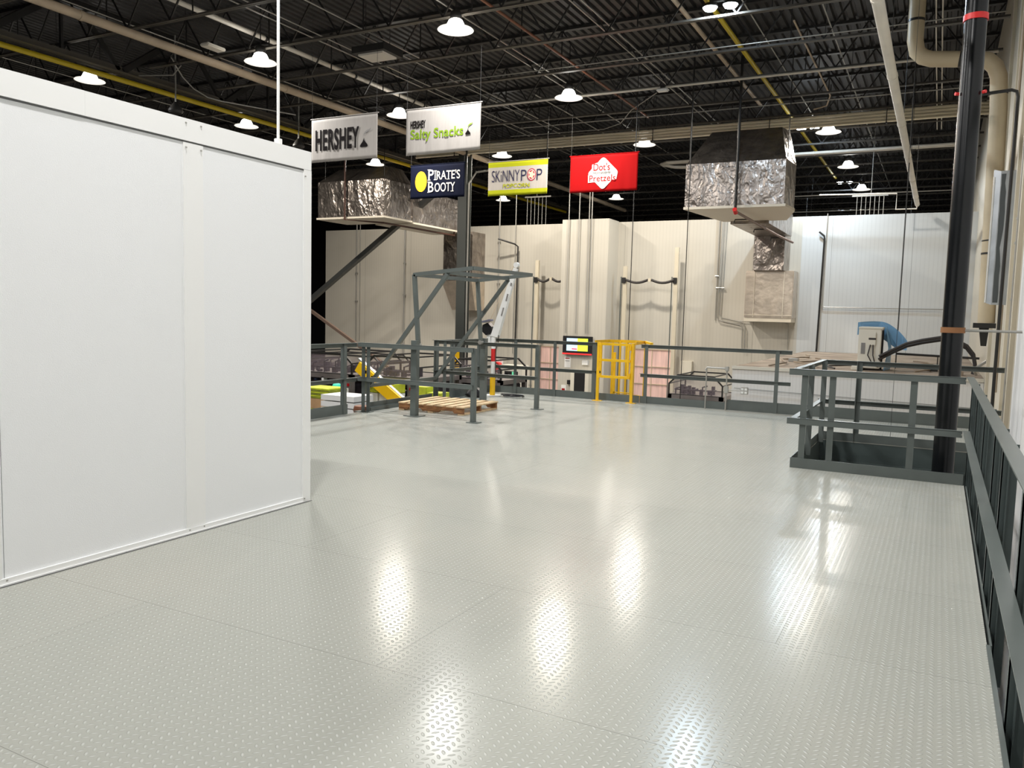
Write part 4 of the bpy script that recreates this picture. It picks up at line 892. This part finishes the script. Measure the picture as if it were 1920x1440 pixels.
wb('control_cabinet', 'white electrical cabinet with dark panel and green screen', 'cabinet', -12.85, -12.05, GZ, -0.15, 23.7, 24.2, 'acwhite', [('dark_panel', -12.70, -12.20, -1.15, -0.35, 'blackiron'), ('green_screen', -12.42, -12.26, -0.58, -0.36, 'greenlamp'), ('knob', -12.66, -12.58, -0.5, -0.42, 'white'), ('knob', -12.66, -12.56, -1.02, -0.92, 'white')])
t = thing('hose_reel', 'red hose reel beside the electrical cabinet', 'hose reel', (-13.1, 23.9, -0.3))
MB().tube([(-13.1, 23.8, -0.25), (-13.1, 24.0, -0.25)], 0.17, 18).build('drum', 'red', t, True); MB().box(-13.25, -12.95, 24.0, 24.05, GZ, 0.0).build('stand', 'white', t)
wb('wall_box', 'small pale box on the wall above the case machine beside the white room', 'box', -7.95, -7.55, -0.4, 0.05, 27.85, 28.0, 'acwhite')

# ------------------------------------------------------------------ low white room with dusty roof
t = thing('white_room', 'low white panelled room beyond the deck with a dusty brown roof', 'room', (-1.5, 17.5, GZ))
MB().box(-3.86, 0.795, 17.5, 27.98, GZ, 0.55).build('walls', 'roompanel', t)
MB().box(-3.84, 0.795, 17.52, 27.98, 0.55, 0.575).build('roof', 'dust', t)
MB().box(-3.87, 0.795, 17.47, 17.5, 0.52, 0.585).build('edge_trim', 'acwhite', t)
MB().tube([(-3.8, 17.46, 0.12), (0.78, 17.46, 0.02)], 0.008, 6).build('front_wire', 'emt', t)
for x, y0, y1, a, tx in ((-3.2, 18, 24, 0.3, 'left'), (-2.6, 17.8, 22, 0.6, 'middle'), (-1.9, 18.2, 21, -0.4, 'front'), (-0.4, 18.5, 23, 0.5, 'right')):
    pts = [(x+a*math.sin(k*1.1)*0.6, y0+(y1-y0)*k/9, 0.60+0.03*abs(math.sin(k*1.3))) for k in range(10)]
    conduit('loose brown cable snaking over the dusty room roof, %s one' % tx, pts, 0.018, 'dust' if a > 0 else 'rubber', 'loose_cable', 'cable', 'cables on the dusty roof')
for k, (x, y, m) in enumerate(((-3.2, 20.5, 'emt'), (-1.6, 18.4, 'acwhite'), (-0.2, 19.4, 'blackiron'), (0.25, 18.3, 'dust'))):
    tag(MB().box(x, x+0.22, y, y+0.25, 0.576, 0.66, 0.01).build('roof_box', m), ('small grey box on the room roof behind the end of the far guardrail', 'small white junction box on the room roof before the air conditioner', 'small black block on the dusty roof behind the black pipe', 'dusty brown carton at the right end of the room roof')[k], 'box')
# air conditioner
t = thing('air_conditioner', 'aged white outdoor air conditioner unit standing on the dusty roof', 'air conditioner', (-1.28, 18.6, 0.58))
ax0, ax1, ay = -1.50, -1.06, 18.5
MB().box(ax0, ax1, ay, ay+0.85, 0.62, 1.47, 0.015).build('cabinet', 'acwhite', t)
MB().box(ax0-0.005, ax1+0.02, ay-0.012, ay+0.86, 1.44, 1.485, 0.01).build('lid', 'acwhite', t)
MB().box(ax0+0.2, ax0+0.34, ay-0.03, ay, 1.10, 1.38, 0.01).build('valve_cover', 'acwhite', t)
MB().box(ax0+0.20, ax0+0.34, ay-0.034, ay-0.028, 1.22, 1.26).build('handle_slot', 'rubber', t)
MB().box(ax0+0.06, ax0+0.14, ay-0.006, ay, 0.92, 1.15).build('rating_plate', 'ink_grey', t)
for k in (0, 1): MB().tube([(ax0+0.24+0.05*k, ay-0.02, 1.12), (ax0+0.20+0.1*k, ay-0.05, 0.9), (ax0+0.3+0.05*k, ay-0.06, 0.72), (ax0+0.42, ay-0.05, 0.66)], 0.012, 8).build('refrigerant_line', 'rubber', t, True)
mb = MB()
for k in range(12): mb.box(ax1, ax1+0.006, ay+0.06+k*0.06, ay+0.075+k*0.06, 0.66, 1.42)
mb.build('fin_grille', 'rubber', t)
for y in (ay+0.1, ay+0.65): MB().box(ax0, ax1, y, y+0.06, 0.577, 0.62).build('foot', 'rubber', t)
# blue plastic sheet draped over the unit
mb = MB(); A = []
N = 22
for i in range(N+1):
    u = i/N; xx = -1.60 + 1.00*u; top = 1.575 + 0.03*math.sin(PI*min(1, u*1.4)) - max(0, u-0.45)**2*1.25
    A.append((xx, top))
def sheet(yb, dz): return [(x, yb + 0.06*math.sin(x*5), z) for x, z in A]
top = sheet(19.45, 0)
bot = []
for i, (x, z) in enumerate(A):
    u = i/N; zz = 1.30 + 0.1*u if u < 0.35 else (1.34 - (u-0.35)*0.7 if u < 0.8 else 1.02 - (u-0.8)*0.1)
    bot.append((x, 19.38 + 0.1*math.sin(x*4), min(zz, z-0.02)))
mb.prism([*top, *bot[::-1]], (0, 0, 0), (0, 0.012, 0)); 
mb.loft([[(-1.03, 19.1, 1.50), (-1.015, 19.1, 1.50), (-1.015, 19.4, 1.50), (-1.03, 19.4, 1.50)], [(-0.93, 18.75, 1.05), (-0.915, 18.75, 1.05), (-0.90, 19.4, 1.05), (-0.93, 19.4, 1.05)], [(-1.0, 18.7, 0.58), (-0.98, 18.7, 0.58), (-0.90, 19.4, 0.58), (-0.95, 19.4, 0.58)]])
tag(mb.build('plastic_sheet', 'blueplastic', smooth=False), 'curved blue plastic sheet draped behind the air conditioner', 'plastic sheet')
for k, (o, tx) in enumerate(((0.0, 'upper'), (-0.06, 'lower'))):
    conduit('thick black insulated hose arching from the air conditioner to the wall, %s of the pair' % tx, [(-1.08, 18.45+0.0*k, 0.88+o), (-0.85, 18.5+0.09*k, 1.02+o), (-0.58, 18.55+0.09*k, 1.17+o), (-0.3, 18.55+0.09*k, 1.25+o), (0.04, 18.55+0.09*k, 1.32+o), (0.28, 18.55+0.09*k, 1.28+o), (0.5, 18.55+0.09*k, 1.17+o), (0.63, 18.55+0.09*k, 1.0+o), (0.67, 18.55+0.09*k, 0.80+o), (0.66-0.03*k, 18.55+0.09*k, 0.60)], 0.03, 'rubber', 'insulated_hose', 'hose', 'hoses of the air conditioner', n=10)
conduit('black pipe lying level over the dusty roof behind the hoses', [(-0.83, 20.0, 0.90), (0.79, 20.0, 0.87)], 0.025, 'blackiron', 'level_pipe', 'pipe', clamps=[((0.0, 20.0, 0.58), (0.0, 20.0, 0.88), 0.012)])
conduit('bent silver pipe elbow low against the right wall behind the black pipe', [(0.79, 16.9, 0.95), (0.68, 17.0, 0.85), (0.60, 17.3, 0.75), (0.66, 17.6, 0.66)], 0.03, 'emt', 'pipe_elbow', 'pipe')
# deck-edge power post
t = thing('outlet_post', 'grey conduit post with a four-socket outlet box at the far deck edge', 'outlet post', (-3.20, 14.10, 0))
MB().tube([(-3.20, 14.10, 0), (-3.20, 14.10, 0.74)], 0.013, 8).build('riser', 'emt', t, True)
MB().tube([(-3.20, 14.10, 0.725), (-3.55, 14.12, 0.73), (-3.58, 14.12, 0.68)], 0.018, 8).build('cross_pipe', 'emt', t, True)
MB().box(-3.23, -3.17, 14.06, 14.13, 0.68, 0.76, 0.008).build('junction', 'emt', t)
MB().box(-3.235, -3.165, 14.07, 14.13, 0.30, 0.42, 0.005).build('switch', 'emt', t)
MB().tube([(-3.17, 14.1, 0.36), (-2.95, 14.1, 0.36)], 0.010, 8).build('arm', 'emt', t)
mbx = MB().box(-2.95, -2.83, 14.07, 14.13, 0.30, 0.42, 0.006).build('outlet_box', 'emt', t)
for a in (-2.922, -2.862):
    for z in (0.332, 0.388): MB().box(a-0.02, a+0.02, 14.064, 14.07, z-0.018, z+0.018).build('socket', 'white', mbx)
for p, q in (((-3.56, 14.12, 0.0), (-3.56, 14.12, 0.72)),): MB().tube([p, q], 0.012, 8).build('drop_pipe', 'emt', t)

# ------------------------------------------------------------------ packing machines on the ground floor
def machine(x0, x1, y0, y1, zt, label, placard=True, m='stainless', hood=0.44):
    t = thing('packing_machine', label, 'packing machine', ((x0+x1)/2, y0, GZ), 'stainless packing machines')
    zb = zt - hood; w_ = x1-x0
    mb = MB()
    for x in (x0, x1-0.10):
        for y in (y0, y1-0.10): mb.box(x, x+0.10, y, y+0.10, GZ, zb)
    mb.box(x0, x1, y0, y1, zb-0.10, zb); mb.box(x0, x1, y0, y1, GZ+0.6, GZ+0.75); mb.build('frame', m, t)
    MB().box(x0+0.12, x1-0.12, y0+0.18, y1-0.1, zb-0.75, zb-0.12, 0.02).build('mechanism', 'machdark', t)
    MB().box(x0+0.05, x0+w_*0.22, y0-0.02, y0+0.1, zb-1.1, zb-0.1, 0.01).build('side_panel', m, t)
    mb = MB()
    for k in range(9):
        x = x0+0.3+random.random()*(w_-0.6); z = zb-0.7+random.random()*0.5
        mb.tube([(x, y0+0.05, z), (x, y0+0.3, z)], 0.03+0.05*random.random(), 10)
    for k in range(4):
        x = x0+0.3+random.random()*(w_-0.6); mb.box(x, x+0.14, y0+0.06, y0+0.2, zb-0.6, zb-0.3)
    mb.build('rollers', 'blackiron', t)
    c = 0.22
    P_ = [(x0+0.02, zb), (x1-0.02, zb), (x1-0.02, zb+0.55*hood), (x1-c-0.02, zt), (x0+c+0.02, zt), (x0+0.02, zb+0.55*hood)]
    mb = MB()
    for yy in (y0, y1-0.04):
        for i in range(6): 
            a = P_[i]; b = P_[(i+1) % 6]; mb.bar((a[0], yy+0.02, a[1]), (b[0], yy+0.02, b[1]), 0.035, 0.035, (0, 1, 0))
    for i in (2, 3, 4, 5): mb.bar((P_[i][0], y0, P_[i][1]), (P_[i][0], y1, P_[i][1]), 0.03, 0.03)
    mb.build('guard_frame', 'blackiron', t)
    MB().prism([(a, y0+0.022, b) for a, b in P_], (0, 0, 0), (0, 0.004, 0)).build('guard_window', 'pane', t)
    mb = MB()
    for k in range(13):
        x = x0+0.12+k*(w_-0.4)/13; h_ = 0.04+0.2*random.random()
        if k % 3: mb.box(x, x+0.02+0.07*random.random(), y0+0.3+0.1*(k % 4), y0+0.4+0.1*(k % 4), zb, zb+h_)
        else: mb.tube([(x, y0+0.3, zb), (x, y0+0.3, zb+h_+0.05), (x+0.12, y0+0.3, zb+h_+0.09)], 0.02, 8)
    mb.box(x0+0.1, x1-0.3, y0+0.25, y0+0.29, zb+0.10, zb+0.13)
    mb.build('upper_drive', 'machdark', t)
    if placard:
        MB().box(x1-0.28, x1-0.02, y0-0.012, y0, zb-1.0, zb-0.05).build('end_panel', m, t)
        MB().box(x1-0.19, x1-0.08, y0-0.02, y0-0.012, zb-0.52, zb-0.28).build('placard', 'paper', t)
        MB().box(x1-0.22, x1-0.06, y0-0.02, y0-0.012, zb-0.24, zb-0.18).build('red_label', 'ink_red', t)
    mb = MB(); mc = MB(); md = MB()
    for k in range(16):
        x = x0+0.1+random.random()*(w_-0.3); z = zb-1.0+random.random()*0.85; a = 0.03+0.06*random.random(); b_ = 0.02+0.07*random.random()
        (mb, mc, md)[k % 3].box(x, x+a, y0+0.0+0.01*(k % 4), y0+0.12, z, z+b_)
    mb.build('fittings', 'paper', t); mc.build('drive_units', 'blueblack', t); md.build('guides', 'galv', t)
    return t
machine(-12.7, -10.95, 13.6, 15.4, 0.62, 'stainless packing machine with sloped window guard, leftmost behind the corner guardrail')
machine(-10.85, -9.45, 13.9, 15.6, 0.60, 'stainless packing machine behind the yellow chute')
machine(-9.95, -8.60, 15.9, 17.2, 0.50, 'stainless packing machine right of the yellow chute')
machine(-15.8, -13.2, 17.6, 19.0, 0.30, 'stainless packing machine farther back, beside the far wall', False)
machine(-6.05, -4.65, 20.15, 21.7, 0.12, 'brown steel case machine left of the white room', False, hood=0.5)
# yellow chute
t = thing('yellow_chute', 'yellow slanted chute guard descending behind the pallet zone', 'chute', (-9.7, 13.3, -0.3))
mb = MB(); mb.bar((-10.44, 13.2, 0.42), (-9.42, 13.2, -0.24), 0.22, 0.15, (0, 1, 0)); mb.build('side_plate', 'yellow', t)
mb = MB(); mb.bar((-10.46, 13.22, 0.575), (-9.08, 13.22, -0.34), 0.03, 0.09, (0, 1, 0)); mb.build('belt', 'galv', t)
mb = MB()
for k in range(5): 
    a = 0.10+k*0.055; p = Vector((-10.44, 13.1, 0.46)).lerp(Vector((-9.42, 13.1, -0.20)), a*1.4); mb.box(p.x-0.015, p.x+0.02, 13.118, 13.124, p.z-0.03, p.z+0.03)
mb.build('dark_marks', 'ink_black', t)
for x, z in ((-10.3, 0.3), (-9.1, -0.4)): MB().box(x-0.03, x+0.03, 13.24, 13.30, GZ, z).build('leg', 'rail', t)
# carton stacks
def table(x0, x1, y0, y1, z, label):
    t = thing('steel_table', label, 'table', ((x0+x1)/2, (y0+y1)/2, GZ), 'grey steel work tables')
    MB().box(x0, x1, y0, y1, z-0.05, z).build('table_top', 'stainless', t)
    for x in (x0+0.03, x1-0.09):
        for y in (y0+0.03, y1-0.09): MB().box(x, x+0.06, y, y+0.06, GZ, z-0.05).build('leg', 'stainless', t)
table(-11.6, -9.9, 11.95, 12.75, -0.55, 'grey steel table carrying the carton stack left of the deck')
proto = None
def carton(x, y, z, sx, sy, sz, m, label, group):
    t = thing('carton', label, 'carton', (x, y, z), group)
    b = MB().box(x-sx/2, x+sx/2, y-sy/2, y+sy/2, z, z+sz, 0.004).build('box_body', m, t)
    MB().box(x-sx/2+0.02, x+sx/2-0.02, y-0.02, y+0.02, z+sz, z+sz+0.002).build('tape', 'tan', t)
    return t
cols = ['carton', 'limedark', 'lime', 'carton', 'limedark', 'carton', 'limedark', 'lime']
lab = ['brown', 'olive green', 'bright lime', 'brown', 'olive green', 'brown', 'olive green', 'bright lime']
posn = ['bottom row, far left', 'bottom row, second', 'bottom row, third', 'bottom row, right end', 'upper row, far left', 'upper row, second', 'upper row, third', 'upper row, right end']
for i in range(8):
    cxx = -11.30 + (i % 4)*0.38; cz = -0.55 + (i//4)*0.195
    carton(cxx, 12.3, cz, 0.36, 0.5, 0.19, cols[(i*3+1) % 8], '%s carton on the table left of the deck, %s' % (lab[(i*3+1) % 8], posn[i]), 'cartons on the table left of the deck')
for i in range(6):
    tag(MB().box(-11.4+0.02*(i % 2), -10.28+0.02*((i+1) % 2), 12.06, 12.6, -0.158+i*0.034, -0.158+i*0.034+0.028).build('carton_blank', 'lime' if i % 2 else 'limedark'), 'flat %s carton blank, %s from the bottom of the pile left of the deck' % ('bright lime' if i % 2 else 'olive green', ['first', 'second', 'third', 'fourth', 'fifth', 'topmost'][i]), 'carton blank', 'pile of flat carton blanks')
for i in range(7):
    tag(MB().box(-9.80, -9.05, 11.3, 11.85, -0.75+i*0.115, -0.75+i*0.115+0.095).build('white_tray', 'white'), 'flat white tray beyond the deck edge gap, %s from the bottom of the stack' % ['first', 'second', 'third', 'fourth', 'fifth', 'sixth', 'topmost'][i], 'tray', 'stack of flat white trays')
table(-9.83, -9.0, 11.25, 11.9, -0.751, 'grey steel table under the white trays beyond the deck edge')
table(-10.55, -9.5, 13.38, 13.82, -0.32, 'grey steel table behind the yellow chute')
for i in range(4):
    carton(-10.32+0.42*(i % 2), 13.6, -0.32+0.2*(i//2), 0.38, 0.38, 0.19, 'white' if i < 2 else 'lime', '%s carton on the table behind the yellow chute, %s' % ('white' if i < 2 else 'bright lime', ['lower left', 'lower right', 'upper left', 'upper right'][i]), 'cartons behind the yellow chute')
table(-9.35, -8.3, 13.45, 13.85, -0.36, 'grey steel table behind the wooden pallet')
for i in range(3):
    carton(-9.15+0.34*i, 13.65, -0.36, 0.32, 0.34, 0.42-0.1*i, 'lime' if i < 2 else 'white', '%s carton on the table behind the wooden pallet, %s from the left' % ('bright lime' if i < 2 else 'white', ['first', 'second', 'third'][i]), 'cartons behind the wooden pallet')
t = thing('green_lamp', 'round green glowing lamp behind the left guardrail', 'lamp', (-10.85, 13.0, -0.2))
MB().lathe([(0.02, 0.10), (0.08, 0.08), (0.10, 0.03), (0.09, -0.02), (0.02, -0.05)], (-10.85, 13.0, -0.04), 16).build('lens', em('teal lens', (0.05, 0.5, 0.35), 0.6), t, True)
MB().tube([(-10.85, 13.0, -0.08), (-10.85, 13.0, GZ)], 0.02, 8).build('pole', 'blackiron', t)
t = thing('bag_column', 'tall column of mottled brown and white bags in the deck edge gap', 'bags', (-8.28, 10.0, GZ))
for k in range(16):
    z = GZ + 0.02 + k*0.17
    MB().lathe([(0.02, 0), (0.13, 0.02), (0.15, 0.08), (0.13, 0.15), (0.02, 0.165)], (-8.20+0.02*math.sin(k*2), 10.47+0.02*math.cos(k*3), z), 10).build('bag', ('tan', 'white', 'carton', 'rust')[k % 4], t, True)
